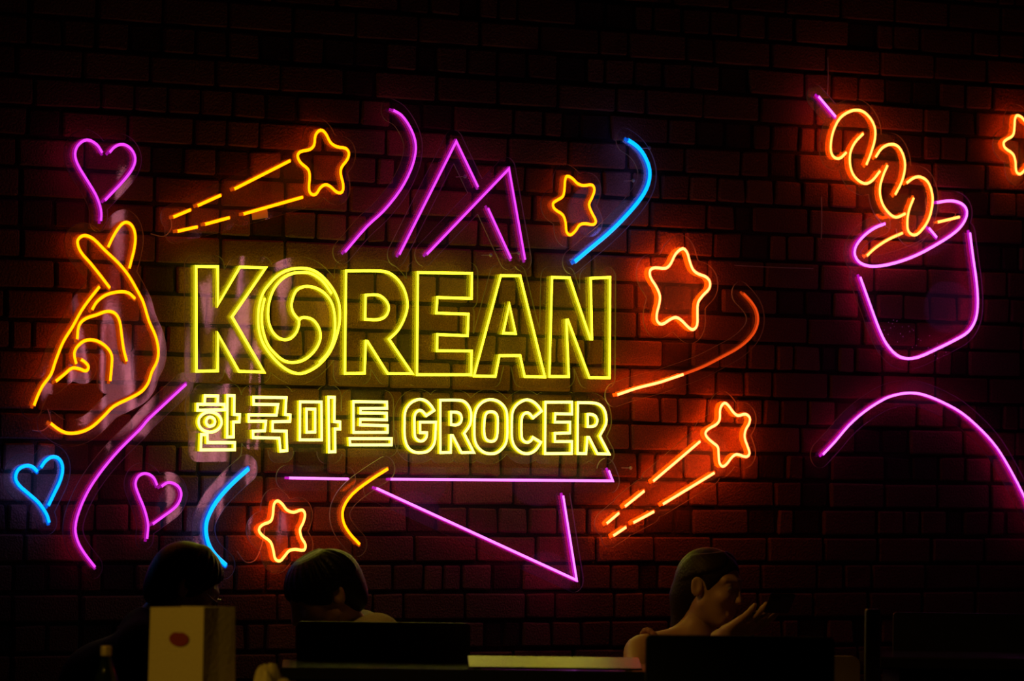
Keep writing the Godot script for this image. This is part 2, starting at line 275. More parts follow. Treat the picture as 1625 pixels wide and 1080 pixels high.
func lin(r: float, g: float, b: float) -> Color:
	return Color(r, g, b).linear_to_srgb()


func noise_texture(freq: float, octaves: int, normal := false, strength := 4.0, kind := FastNoiseLite.TYPE_SIMPLEX_SMOOTH, size := 512) -> NoiseTexture2D:
	var n := FastNoiseLite.new()
	n.noise_type = kind
	n.frequency = freq
	n.fractal_octaves = octaves
	n.seed = int(freq * 7000.0) + octaves
	var t := NoiseTexture2D.new()
	t.width = size
	t.height = size
	t.seamless = true
	t.noise = n
	t.as_normal_map = normal
	t.bump_strength = strength
	return t


func ramp(low: float, high: float) -> Gradient:
	var g := Gradient.new()
	g.set_color(0, Color(low, low, low))
	g.set_color(1, Color(high, high, high))
	return g


func plain(c: Color, rough: float, metal := 0.0) -> StandardMaterial3D:
	var m := StandardMaterial3D.new()
	m.albedo_color = c
	m.roughness = rough
	m.metallic = metal
	return m


func grained(c: Color, rough: float, grain: Texture2D, relief: Texture2D, scale: Vector3, bump: float) -> StandardMaterial3D:
	var m := plain(c, rough)
	m.uv1_triplanar = true
	m.uv1_world_triplanar = true
	m.uv1_scale = scale
	m.albedo_texture = grain
	if relief:
		m.normal_enabled = true
		m.normal_texture = relief
		m.normal_scale = bump
	return m


func glow(c: Array, rough := 0.35) -> StandardMaterial3D:
	var m := plain(lin(0.1, 0.1, 0.1), rough)
	var top: float = maxf(c[0], maxf(c[1], c[2]))
	m.emission_enabled = true
	m.emission = lin(c[0] / top, c[1] / top, c[2] / top)
	m.emission_energy_multiplier = top
	return m


func materials() -> void:
	var speck := noise_texture(0.09, 4)
	speck.color_ramp = ramp(0.62, 1.0)
	var fibre := noise_texture(0.15, 3)
	fibre.color_ramp = ramp(0.85, 1.0)
	var rough_face := noise_texture(0.05, 5, true, 8.0)
	M.bricks = []
	for c in [[0.30, 0.125, 0.075], [0.26, 0.105, 0.062], [0.34, 0.15, 0.085], [0.22, 0.085, 0.05], [0.29, 0.14, 0.09]]:
		M.bricks.append(grained(lin(c[0], c[1], c[2]), 0.93, speck, rough_face, Vector3(4, 4, 4), 0.9))
	M.dark_brick = grained(lin(0.09, 0.04, 0.028), 0.95, speck, rough_face, Vector3(4, 4, 4), 0.9)
	M.mortar = grained(lin(0.045, 0.026, 0.02), 0.97, speck, rough_face, Vector3(6, 6, 6), 1.0)
	var plank := noise_texture(0.03, 4)
	plank.color_ramp = ramp(0.45, 1.0)
	M.floor = grained(lin(0.05, 0.04, 0.035), 0.45, plank, null, Vector3(0.7, 0.7, 0.7), 0.0)
	M.ceiling = plain(lin(0.02, 0.02, 0.02), 0.9)
	M.plaster = plain(lin(0.03, 0.028, 0.027), 0.9)
	# clear acrylic: nearly all light passes, the surface is a little wavy
	M.acrylic = plain(Color(1, 1, 1, 0.012), 0.03)
	M.acrylic.transparency = BaseMaterial3D.TRANSPARENCY_ALPHA
	M.acrylic.uv1_triplanar = true
	M.acrylic.uv1_world_triplanar = true
	M.acrylic.uv1_scale = Vector3(1.5, 0.6, 1.5)
	M.acrylic.normal_enabled = true
	M.acrylic.normal_texture = noise_texture(0.005, 2, true, 90.0)
	M.acrylic.normal_scale = 0.012
	M.acrylic_edge = plain(Color(0.95, 0.95, 0.95, 0.35), 0.4)
	M.acrylic_edge.transparency = BaseMaterial3D.TRANSPARENCY_ALPHA
	M.steel = plain(lin(0.6, 0.58, 0.55), 0.25, 1.0)
	M.silicone = plain(lin(0.5, 0.48, 0.46), 0.4)
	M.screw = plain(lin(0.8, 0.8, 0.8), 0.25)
	M.cord = plain(lin(0.55, 0.5, 0.5), 0.4)
	M.label_paper = plain(lin(0.85, 0.82, 0.7), 0.8)
	var wood := noise_texture(0.02, 4)
	wood.color_ramp = ramp(0.5, 1.0)
	M.dark_wood = grained(lin(0.06, 0.022, 0.015), 0.55, wood, null, Vector3(6, 0.8, 6), 0.0)
	M.black_wood = grained(lin(0.012, 0.010, 0.010), 0.5, wood, null, Vector3(6, 0.8, 6), 0.0)
	M.gloss_top = plain(lin(0.02, 0.018, 0.018), 0.13)
	M.reflector = plain(lin(0.03, 0.026, 0.02), 0.27)
	M.black_metal = plain(lin(0.02, 0.02, 0.02), 0.4, 0.6)
	M.tan_cloth = grained(lin(0.5, 0.34, 0.2), 0.95, speck, rough_face, Vector3(12, 12, 12), 0.5)
	M.paper = grained(lin(0.66, 0.5, 0.2), 0.85, fibre, rough_face, Vector3(2.5, 2.5, 2.5), 0.1)
	M.red_print = plain(lin(0.22, 0.02, 0.015), 0.7)
	M.bottle = plain(Color(lin(0.02, 0.03, 0.02), 0.08), 0.03)
	M.bottle.refraction_enabled = true
	M.bottle.refraction_scale = 0.05
	M.bottle.albedo_color = Color(0.25, 0.3, 0.22, 0.1)
	M.cap = plain(lin(0.45, 0.32, 0.16), 0.4, 0.4)
	M.skin = plain(lin(0.48, 0.27, 0.17), 0.5)
	M.skin.subsurf_scatter_enabled = true
	M.skin.subsurf_scatter_strength = 0.15
	M.hair = grained(lin(0.012, 0.009, 0.008), 0.38, speck, noise_texture(0.06, 3, true, 8.0), Vector3(30, 3, 30), 0.8)
	M.brown_hair = grained(lin(0.035, 0.014, 0.009), 0.45, speck, noise_texture(0.06, 3, true, 8.0), Vector3(30, 3, 30), 0.8)
	for m in [M.hair, M.brown_hair]:
		m.metallic_specular = 0.3
	M.black_cloth = grained(lin(0.012, 0.012, 0.013), 0.95, speck, rough_face, Vector3(8, 8, 8), 0.5)
	M.cream_cloth = grained(lin(0.62, 0.56, 0.4), 0.9, speck, rough_face, Vector3(8, 8, 8), 0.5)
	M.coral_cloth = grained(lin(0.5, 0.2, 0.14), 0.9, speck, rough_face, Vector3(8, 8, 8), 0.5)
	M.denim = grained(lin(0.03, 0.035, 0.06), 0.95, speck, null, Vector3(8, 8, 8), 0.0)
	M.shoe = plain(lin(0.02, 0.02, 0.02), 0.6)
	M.eye = plain(lin(0.4, 0.36, 0.33), 0.2)
	M.iris = plain(lin(0.02, 0.012, 0.01), 0.1)
	M.lip = plain(lin(0.36, 0.12, 0.1), 0.45)
	M.phone = plain(lin(0.006, 0.006, 0.007), 0.12)
	M.shade = plain(lin(0.02, 0.02, 0.02), 0.5, 0.3)
	M.bulb = glow([3.0, 1.9, 0.5])
	M.pink_tube = glow([5.0, 1.4, 2.0])


# ---------------------------------------------------------------- the hall

func hall() -> void:
	structure("floor", box(Vector3(18.5, 0.2, 16.6), 0.0, Vector3(-3.75, -0.1, 7.5)), M.floor)
	structure("ceiling", box(Vector3(18.5, 0.2, 16.6), 0.0, Vector3(-3.75, 3.9, 7.5)), M.ceiling)
	structure("wall_left", box(Vector3(0.2, 3.8, 16.6), 0.0, Vector3(-12.9, 1.9, 7.5)), M.plaster)
	structure("wall_right", box(Vector3(0.2, 3.8, 16.6), 0.0, Vector3(5.4, 1.9, 7.5)), M.plaster)
	structure("wall_front", box(Vector3(18.1, 3.8, 0.2), 0.0, Vector3(-3.75, 1.9, 15.7)), M.plaster)


func brick_wall() -> void:
	var wall := Node3D.new()
	wall.name = "wall_back"
	wall.set_meta("kind", "structure")
	add_child(wall)
	part("mortar", box(Vector3(18.1, 3.8, 0.3), 0.0, Vector3(-3.75, 1.9, -0.161)), [M.mortar], wall)
	# a few shapes of each kind of brick, shared by all bricks
	var shapes := {}
	for kind in [["stretcher", 0.2155], ["header", 0.1015], ["closer", 0.0585]]:
		shapes[kind[0]] = []
		for i in 5:
			var st := st_new()
			add_box(st, Vector3(0, 0, -0.05), Vector3(kind[1], 0.0722, 0.1), 0.0045, Basis.IDENTITY, 0.0022)
			shapes[kind[0]].append(st.commit())
	var all := []
	var step := {"stretcher": LENGTH, "header": LENGTH * 0.5, "closer": LENGTH * 0.31}
	for row in 45:
		var y := FIRST_BED + (row - 0.5) * COURSE
		var x := -12.7 - rng.randf() * LENGTH
		var mostly_headers := row % 2 == 0
		var run := 0
		while x < 5.2:
			var kind := "stretcher"
			if run > 0:
				run -= 1
				kind = "header" if rng.randf() < 0.72 else "closer"
			elif rng.randf() < (0.5 if mostly_headers else 0.1):
				run = rng.randi_range(1, 4) if mostly_headers else rng.randi_range(0, 1)
				kind = "header"
			var w: float = step[kind]
			var dark := kind != "stretcher" and rng.randf() < 0.3
			var b := {"kind": kind, "at": Vector3(x + w * 0.5, y, rng.randf_range(-0.002, 0.002) - (0.006 if dark else 0.0)), "shape": rng.randi() % 5, "tone": 5 if dark else rng.randi() % 5, "tilt": rng.randf_range(-0.006, 0.006)}
			# share of the view it takes: bricks nearer the camera, in the part of the wall the photograph shows
			var far: float = Vector3(-10.76, 1.33, 13.29).distance_to(b.at)
			var in_view: bool = b.at.x > -1.9 + w * 0.4 and b.at.x < 2.12 - w * 0.4 and y > 0.98 and y < 2.8
			b.size = w * 100.0 / (far * far) if in_view else 0.0
			all.append(b)
			x += w
	all.sort_custom(func(a, b): return a.size > b.size)
	var rest := {}
	for i in all.size():
		var b: Dictionary = all[i]
		var m: Material = M.dark_brick if b.tone == 5 else M.bricks[b.tone]
		var turn := Basis(Vector3(0, 0, 1), b.tilt)
		if i < 300:
			var o := part("brick", shapes[b.kind][b.shape], [m], wall, b.at)
			o.basis = turn
		else:
			var k := "%s %d" % [b.kind, b.tone]
			if not rest.has(k):
				rest[k] = st_new()
			rest[k].append_from(shapes[b.kind][b.shape], 0, Transform3D(turn, b.at))
	# the many bricks past the 300 largest: one part
	var mesh := ArrayMesh.new()
	var mats := []
	for k in rest:
		rest[k].commit(mesh)
		mats.append(M.dark_brick if k.ends_with("5") else M.bricks[int(k[-1])])
	var o := part("brickwork", mesh, mats, wall)
	o.set_meta("kind", "stuff")


# a shaded lamp out of the picture ; the first lights the near table, the second is added
func pendant_lamp(label: String, at: Vector3, towards: Vector3, energy: float, cone: float, tint: Color) -> void:
	var t := thing("pendant_lamp", label, "lamp", at)
	var aim := (towards - at).normalized()
	var y := -aim
	var x := y.cross(Vector3(0, 0, 1)).normalized()
	var turn := Basis(x, y, x.cross(y))
	var st := st_new()
	add_lathe(st, [Vector2(0.13, -0.1), Vector2(0.06, 0.06), Vector2(0.03, 0.09), Vector2(0.0, 0.095)], Vector3.ZERO, 32, turn)
	add_lathe(st, [Vector2(0.0, 0.085), Vector2(0.027, 0.08), Vector2(0.055, 0.055), Vector2(0.126, -0.1), Vector2(0.13, -0.1)], Vector3.ZERO, 32, turn)
	part("lamp_shade", st.commit(), [M.shade], t)
	st = st_new()
	add_lathe(st, [Vector2(0.0, -0.045), Vector2(0.022, -0.035), Vector2(0.03, -0.01), Vector2(0.02, 0.02), Vector2(0.012, 0.04), Vector2(0.0, 0.042)], Vector3.ZERO, 20, turn)
	part("bulb", st.commit(), [M.bulb], t)
	st = st_new()
	add_tube(st, [turn.y * 0.09, Vector3(0.0, 0.2, 0.0), Vector3(0, 3.8 - at.y, 0)], 0.004)
	part("cord", st.commit(), [M.black_metal], t)
	var l := SpotLight3D.new()
	l.name = "bulb_light"
	l.light_color = tint
	l.light_energy = energy
	l.light_size = 0.03
	l.spot_angle = cone
	l.spot_angle_attenuation = 0.6
	l.spot_range = 20.0
	l.spot_attenuation = 2.0
	l.shadow_enabled = true
	l.position = aim * 0.06
	l.basis = Basis.looking_at(aim, Vector3(0, 0, 1))
	t.add_child(l)


# ---------------------------------------------------------------- neon

# the bends of a tube: straight between corners, rounded where it turns gently
func bent(mode: String, p: Array) -> PackedVector2Array:
	var pts := PackedVector2Array()
	for i in range(0, p.size(), 2):
		pts.append(Vector2(p[i], p[i + 1]))
	var closed := mode == "c" or mode == "r"
	var n := pts.size()
	var tangent := []
	for i in n:
		var a: Vector2 = pts[(i - 1 + n) % n] if closed or i > 0 else pts[i]
		var b: Vector2 = pts[(i + 1) % n] if closed or i < n - 1 else pts[i]
		var d_in: Vector2 = pts[i] - a
		var d_out: Vector2 = b - pts[i]
		var corner := (mode == "o" or mode == "c") and absf(d_in.angle_to(d_out)) > deg_to_rad(47.0)
		tangent.append(Vector2.ZERO if corner else (b - a).normalized())
	var out := PackedVector2Array()
	for i in (n if closed else n - 1):
		var a := pts[i]
		var b := pts[(i + 1) % n]
		var l := a.distance_to(b)
		var ta: Vector2 = tangent[i]
		var tb: Vector2 = tangent[(i + 1) % n]
		if ta == Vector2.ZERO:
			ta = (b - a).normalized()
		if tb == Vector2.ZERO:
			tb = (b - a).normalized()
		var straight := absf(ta.angle_to(b - a)) < 0.03 and absf(tb.angle_to(b - a)) < 0.03
		var steps := 1 if straight else 3
		for k in steps:
			out.append(a.bezier_interpolate(a + ta * l / 3.0, b - tb * l / 3.0, b, float(k) / steps))
	if not closed:
		out.append(pts[n - 1])
	return out


func sides_of(path: PackedVector2Array, closed: bool, half: float) -> Array:
	var n := path.size()
	var l := PackedVector2Array()
	var r := PackedVector2Array()
	for i in n:
		var a := path[(i - 1 + n) % n] if closed or i > 0 else path[i]
		var b := path[(i + 1) % n] if closed or i < n - 1 else path[i]
		var d1 := (path[i] - a).normalized()
		var d2 := (b - path[i]).normalized()
		if d1 == Vector2.ZERO:
			d1 = d2
		if d2 == Vector2.ZERO:
			d2 = d1
		var m := (d1 + d2).normalized()
		if m == Vector2.ZERO:
			m = d1
		var side := Vector2(-m.y, m.x)
		var k := half / maxf(0.45, side.dot(Vector2(-d1.y, d1.x)))
		l.append(path[i] + side * k)
		r.append(path[i] - side * k)
	return [l, r]


# one flexible neon strip: a bright domed face, dimmer silicone flanks, a glowing foot
func strip(path: PackedVector2Array, closed: bool, width: float, depth: float) -> ArrayMesh:
	var z0 := BOARD_Z + BOARD_T + 0.0006
	var z1 := z0 + depth
	var outer := sides_of(path, closed, width * 0.5)
	var inner := sides_of(path, closed, width * 0.28)
	var face := st_new()
	var flank := st_new()
	var foot := st_new()
	var n := path.size()
	var at := func(p: Vector2, z: float) -> Vector3: return Vector3(p.x, p.y, z)
	for i in (n if closed else n - 1):
		var j := (i + 1) % n
		var o := Vector3(0, 0, 1)
		var lr: Vector2 = outer[0][i] - outer[1][i]
		var side := Vector3(lr.x, lr.y, 0)
		quad(face, at.call(inner[0][i], z1), at.call(inner[0][j], z1), at.call(inner[1][j], z1), at.call(inner[1][i], z1), o)
		quad(face, at.call(outer[0][i], z1 - 0.0022), at.call(outer[0][j], z1 - 0.0022), at.call(inner[0][j], z1), at.call(inner[0][i], z1), o + side)
		quad(face, at.call(outer[1][i], z1 - 0.0022), at.call(outer[1][j], z1 - 0.0022), at.call(inner[1][j], z1), at.call(inner[1][i], z1), o - side)
		quad(flank, at.call(outer[0][i], z0), at.call(outer[0][j], z0), at.call(outer[0][j], z1 - 0.0022), at.call(outer[0][i], z1 - 0.0022), side)
		quad(flank, at.call(outer[1][i], z0), at.call(outer[1][j], z0), at.call(outer[1][j], z1 - 0.0022), at.call(outer[1][i], z1 - 0.0022), -side)
		quad(foot, at.call(outer[0][i], z0), at.call(outer[0][j], z0), at.call(outer[1][j], z0), at.call(outer[1][i], z0), -o)
	if not closed:
		for e in [[0, 1], [n - 1, n - 2]]:
			var d: Vector2 = path[e[0]] - path[e[1]]
			var a: Vector2 = outer[0][e[0]]
			var b: Vector2 = outer[1][e[0]]
			quad(flank, at.call(a, z0), at.call(b, z0), at.call(b, z1 - 0.0022), at.call(a, z1 - 0.0022), Vector3(d.x, d.y, 0))
			quad(flank, at.call(a, z1 - 0.0022), at.call(b, z1 - 0.0022), at.call(inner[1][e[0]], z1), at.call(inner[0][e[0]], z1), Vector3(d.x, d.y, 0.01))
	var mesh := ArrayMesh.new()
	face.commit(mesh)
	flank.commit(mesh)
	foot.commit(mesh)
	return mesh


# the outline of the clear board that follows the tubes at a distance
func outline(paths: Array, closed: Array, reach: float) -> Array:
	var pieces := []
	for i in paths.size():
		var p: PackedVector2Array = paths[i]
		if closed[i]:
			if Geometry2D.is_polygon_clockwise(p):
				p = p.duplicate()
				p.reverse()
			pieces.append_array(Geometry2D.offset_polygon(MM * p, reach * 1000.0, Geometry2D.JOIN_ROUND))
		else:
			pieces.append_array(Geometry2D.offset_polyline(MM * p, reach * 1000.0, Geometry2D.JOIN_ROUND, Geometry2D.END_ROUND))
	var done := []
	while pieces:
		var a: PackedVector2Array = pieces.pop_back()
		if Geometry2D.is_polygon_clockwise(a):
			continue
		var merged := false
		for i in done.size():
			var u := Geometry2D.merge_polygons(a, done[i])
			var solid := u.filter(func(q): return not Geometry2D.is_polygon_clockwise(q))
			if solid.size() == 1:
				done.remove_at(i)
				pieces.append(solid[0])
				merged = true
				break
		if not merged:
			done.append(a)
	var tidy := []
	for a in done:
		var q := PackedVector2Array()
		for v in a:
			if q.is_empty() or q[-1].distance_to(v) > 2.5:
				q.append(v)
		tidy.append(q)
	return tidy


func boards(parent: Node, outlines: Array, shift := 0.0) -> void:
	for mm in outlines:
		var q: PackedVector2Array = MM.affine_inverse() * mm
		var faces := st_new()
		var edge := st_new()
		var ids := Geometry2D.triangulate_polygon(q)
		for z in [[BOARD_Z, -1.0], [BOARD_Z + BOARD_T, 1.0]]:
			for i in range(0, ids.size(), 3):
				var p := []
				for k in 3:
					p.append(Vector3(q[ids[i + k]].x, q[ids[i + k]].y, z[0] + shift))
				tri(faces, p[0], p[1], p[2], Vector3(0, 0, z[1]))
		for i in q.size():
			var a: Vector2 = q[i]
			var b: Vector2 = q[(i + 1) % q.size()]
			var out := Vector3(b.y - a.y, a.x - b.x, 0)
			quad(edge, Vector3(a.x, a.y, BOARD_Z + shift), Vector3(b.x, b.y, BOARD_Z + shift), Vector3(b.x, b.y, BOARD_Z + BOARD_T + shift), Vector3(a.x, a.y, BOARD_Z + BOARD_T + shift), out)
		var mesh := ArrayMesh.new()
		faces.commit(mesh)
		edge.commit(mesh)
		part("acrylic_board", mesh, [M.acrylic, M.acrylic_edge], parent)


func standoff(parent: Node, x: float, y: float) -> void:
	var st := st_new()
	var turn := Basis(Vector3(1, 0, 0), PI / 2)
	add_lathe(st, [Vector2(0.0, 0.0), Vector2(0.0012, 0.0), Vector2(0.0012, BOARD_Z + BOARD_T), Vector2(0.0058, BOARD_Z + BOARD_T + 0.0005), Vector2(0.0052, BOARD_Z + BOARD_T + 0.003), Vector2(0.003, BOARD_Z + BOARD_T + 0.0045), Vector2(0.0, BOARD_Z + BOARD_T + 0.005)], Vector3(x, y, -0.004), 12, turn)
	part("screw", st.commit(), [M.screw], parent)


# lights just in front of a tube, as far apart as `every`
func tube_lights(parent: Node, path: PackedVector2Array, closed: bool, c: Array, width: float, share: float) -> void:
	var length := 0.0
	var n := path.size()
	var segs := n if closed else n - 1
	for i in segs:
		length += path[i].distance_to(path[(i + 1) % n])
	var count := maxi(1, int(round(length / 0.45)))
	var every := length / count
	var next := every * 0.5
	var gone := 0.0
	var top: float = maxf(c[0], maxf(c[1], c[2]))
	for i in segs:
		var a := path[i]
		var b := path[(i + 1) % n]
		var d := a.distance_to(b)
		while d > 0.0 and next <= gone + d and count > 0:
			var p := a.lerp(b, (next - gone) / d)
			var l := OmniLight3D.new()
			l.name = "tube_light"
			l.light_color = lin(c[0] / top, c[1] / top, c[2] / top)
			l.light_energy = share * top * width * every / PI
			l.light_size = 0.09
			l.omni_range = 20.0
			l.omni_attenuation = 2.0
			l.shadow_enabled = true
			l.position = Vector3(p.x, p.y, BOARD_Z + 0.115)
			parent.add_child(l, true)
			next += every
			count -= 1
		gone += d


func neon_materials(look: Dictionary) -> Array:
	if not look.has("made"):
		var k := "neon %s" % [look]
		if not M.has(k):
			M[k] = [glow(look.face), glow(look.side), glow(look.back)]
		return M[k]
	return look.made


func tubes(strokes: Array, look: Dictionary, width: float, parent: Node, lights: Node, into: Array, closed: Array, called := "neon_tube", depth := 0.012) -> void:
	for s in strokes:
		var shut: bool = s[0] == "c" or s[0] == "r"
		var p := bent(s[0], s[1])
		part(called, strip(p, shut, width, depth), neon_materials(look), parent)
		if not shut:
			for e in [[p[0], p[1]], [p[-1], p[-2]]]:
				var away: Vector2 = (e[0] - e[1]).normalized()
				var plug := PackedVector2Array([e[0] + away * 0.0004, e[0] + away * 0.0075])
				part("end_cap", strip(plug, false, width * 0.86, depth * 0.5), [neon_materials(look)[1], neon_materials(look)[1], M.silicone], parent)
		tube_lights(lights, p, shut, look.face, width, look.share)
		into.append(p)
		closed.append(shut)


func sign_thing(called: String, label: String, strokes: Array, look: Dictionary, width := 0.0088, reach := 0.036, group := "") -> Node3D:
	var t := thing(called, label, "neon sign", Vector3.ZERO, group)
	var paths := []
	var closed := []
	tubes(strokes, look, width, t, t, paths, closed)
	boards(t, outline(paths, closed, reach))
	return t


# a board in front of another stands further off the wall
func further_off(t: Node3D, dz: float) -> void:
	t.position = Vector3(-0.81 * dz, -0.03 * dz, dz)


func words(called: String, label: String, letters: Array, look: Dictionary, width: float, reach: float, names: Array) -> Node3D:
	var t := thing(called, label, "neon sign")
	var all := []
	for i in letters.size():
		var holder := Node3D.new()
		holder.name = "letter"
		holder.set_meta("label", "yellow neon outline of the letter " + names[i])
		t.add_child(holder, true)
		var paths := []
		var closed := []
		tubes(letters[i], look, width, holder, t, paths, closed)
		all.append_array(outline(paths, closed, reach))
	# neighbouring outlines melt into one scalloped board
	var done := []
	while all:
		var a: PackedVector2Array = all.pop_back()
		var merged := false
		for i in done.size():
			var u := Geometry2D.merge_polygons(a, done[i]).filter(func(q): return not Geometry2D.is_polygon_clockwise(q))
			if u.size() == 1:
				done.remove_at(i)
				all.append(u[0])
				merged = true
				break
		if not merged:
			done.append(a)
	boards(t, done)
	return t


func signs() -> void:
	var P: Dictionary = PATHS
	words("lettering_sign", "large yellow neon outline lettering KOREAN with a swirl in the O", KOREAN, YELLOW, 0.0076, 0.032, ["K", "O with a swirl", "R", "E", "A", "N"])
	words("lettering_sign", "small yellow neon Korean syllables below the large lettering", HANGUL, PALE, 0.0080, 0.034, ["han", "guk", "ma", "teu"])
	words("lettering_sign", "small yellow neon outline word GROCER below the large lettering", GROCER, PALE, 0.0078, 0.030, ["G", "R", "O", "C", "E", "R"])
	var h := "heart outlines in neon"
	further_off(sign_thing("heart_sign", "magenta neon heart floating above the orange hand", P.heart_top, MAGENTA, 0.0080, 0.03, h), 0.02)
	sign_thing("hand_sign", "orange neon hand making a finger heart", P.hand, AMBER, 0.0088, 0.036)
	var s := "star outlines in neon"
	sign_thing("shooting_star_sign", "amber neon shooting star above the letter K with dashed trails", P.shoot_left, AMBER, 0.0088, 0.034, s)
	further_off(sign_thing("swoosh_sign", "magenta neon curve above the letters O and R", P.arc_top, MAGENTA, 0.0080, 0.034), 0.02)
	var mt := sign_thing("mountain_sign", "magenta neon zigzag of two mountain peaks above the letters E and A", P.mountain, MAGENTA, 0.0080, 0.034)
	further_off(mt, 0.02)
	for q in [[-0.215, 2.19], [-0.115, 1.965], [-0.01, 1.975], [-0.06, 1.985]]:
		standoff(mt, q[0], q[1])
	sign_thing("star_sign", "small amber neon star between magenta peaks and blue curve", P.star_small, AMBER, 0.0088, 0.036, s)
	var b1 := sign_thing("swoosh_sign", "blue neon curve above the letter N", P.blue_top, AZURE, 0.0128, 0.036)
	further_off(b1, 0.02)
	for q in [[0.385, 2.325], [0.487, 2.305], [0.425, 2.205], [0.22, 1.965]]:
		standoff(b1, q[0], q[1])
	sign_thing("star_sign", "large red-orange neon star beside the letter N", P.star_big, HOT, 0.0088, 0.042, s)
	var cm := thing("swoosh_sign", "red-orange neon curve below the large star, its upper half dim", "neon sign")
	var paths := []
	var closed := []
	tubes(P.comet_bright, HOT, 0.0080, cm, cm, paths, closed)
	tubes(P.comet_dim, DIM, 0.0074, cm, cm, paths, closed)
	further_off(cm, 0.02)
	boards(cm, outline(paths, closed, 0.036))
	sign_thing("shooting_star_sign", "red-orange neon shooting star below the large star with dashed trails", P.shoot_right, HOT, 0.0084, 0.036, s)
	var sk := thing("skewer_sign", "orange neon spiral snack on a magenta stick above the cup", "neon sign")
	paths = []
	closed = []
	tubes(P.skewer_stick, ORCHID, 0.0080, sk, sk, paths, closed, "neon_stick")
	tubes(P.skewer_food, FOOD, 0.0084, sk, sk, paths, closed, "neon_spiral")
	further_off(sk, 0.022)
	boards(sk, outline(paths.slice(0, 1) + paths.slice(2), closed.slice(0, 1) + closed.slice(2), 0.036), 0.0)
	var cp := thing("cup_sign", "magenta neon paper cup with orange broth lines under the skewer", "neon sign")
	paths = []
	closed = []
	tubes(P.cup_rim, ORCHID, 0.0084, cp, cp, paths, closed, "neon_rim")
	tubes(P.cup_body, ORCHID, 0.0084, cp, cp, paths, closed, "neon_body")
	boards(cp, outline(paths, closed, 0.034))
	tubes(P.cup_broth, FOOD, 0.0080, cp, cp, paths, closed, "neon_broth_line")
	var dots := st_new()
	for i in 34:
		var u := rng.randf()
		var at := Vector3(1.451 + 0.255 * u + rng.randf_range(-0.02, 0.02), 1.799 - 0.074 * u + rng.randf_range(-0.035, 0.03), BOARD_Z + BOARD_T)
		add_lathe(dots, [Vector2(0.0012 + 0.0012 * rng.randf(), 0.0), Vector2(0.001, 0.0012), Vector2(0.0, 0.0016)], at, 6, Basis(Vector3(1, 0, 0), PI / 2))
	part("glint_dots", dots.commit(), [M.screw], cp).set_meta("kind", "stuff")  # raised white dots stand in for glints of a far light
	sign_thing("arch_sign", "magenta neon arch below the paper cup", P.arch, ORCHID, 0.0074, 0.04)
	sign_thing("star_sign", "amber neon star cut off by the photo edge above the cup", P.star_edge, FOOD, 0.0084, 0.036, s)
	sign_thing("heart_sign", "blue neon heart below the orange hand", P.heart_blue, AZURE, 0.0098, 0.034, h)
	sign_thing("heart_sign", "magenta neon heart between long curve and short blue curve", P.heart_low, MAGENTA, 0.0080, 0.03, h)
	sign_thing("swoosh_sign", "long magenta neon curve beside the small Korean syllables", P.arc_long, MAGENTA, 0.0080, 0.034)
	sign_thing("swoosh_sign", "blue neon curve below the small Korean syllables", P.blue_low, AZURE, 0.0128, 0.04)
	sign_thing("star_sign", "amber neon star just above the dark-haired head in the middle", P.star_low, FOOD, 0.0084, 0.036, s)
	further_off(sign_thing("swoosh_sign", "short orange neon curve crossing the magenta line", P.orange_arc, AMBER, 0.0088, 0.036), 0.042)
	var tr := sign_thing("triangle_sign", "magenta neon triangle hanging below the word GROCER", P.triangle, ORCHID, 0.0074, 0.036)
	further_off(tr, 0.02)
	for q in [[0.43, 1.35]]:
		standoff(tr, q[0], q[1])


# ---------------------------------------------------------------- furniture

const SKEW := -37.0          # the tables stand at an angle to the wall


func skew() -> Basis:
	return Basis(Vector3.UP, deg_to_rad(SKEW))


# a dining table; near is the near corner of its top at the camera's left
func dining_table(label: String, near: Vector3, size: Vector2, top: Material) -> Node3D:
	var b := skew()
	var mid := near + b * Vector3(size.x * 0.5, 0, -size.y * 0.5)
	var t := thing("dining_table", label, "table", Vector3(mid.x, 0, mid.z), "dark dining tables")
	t.basis = b
	part("tabletop", box(Vector3(size.x, 0.032, size.y), 0.004, Vector3(0, near.y - 0.016, 0)), [top], t)
	part("apron", box(Vector3(size.x - 0.12, 0.06, size.y - 0.12), 0.003, Vector3(0, near.y - 0.063, 0)), [M.black_wood], t)
	for x in [-1, 1]:
		for z in [-1, 1]:
			part("leg", box(Vector3(0.05, near.y - 0.093, 0.05), 0.004, Vector3(x * (size.x * 0.5 - 0.09), (near.y - 0.093) * 0.5, z * (size.y * 0.5 - 0.09))), [M.black_wood], t)
	return t


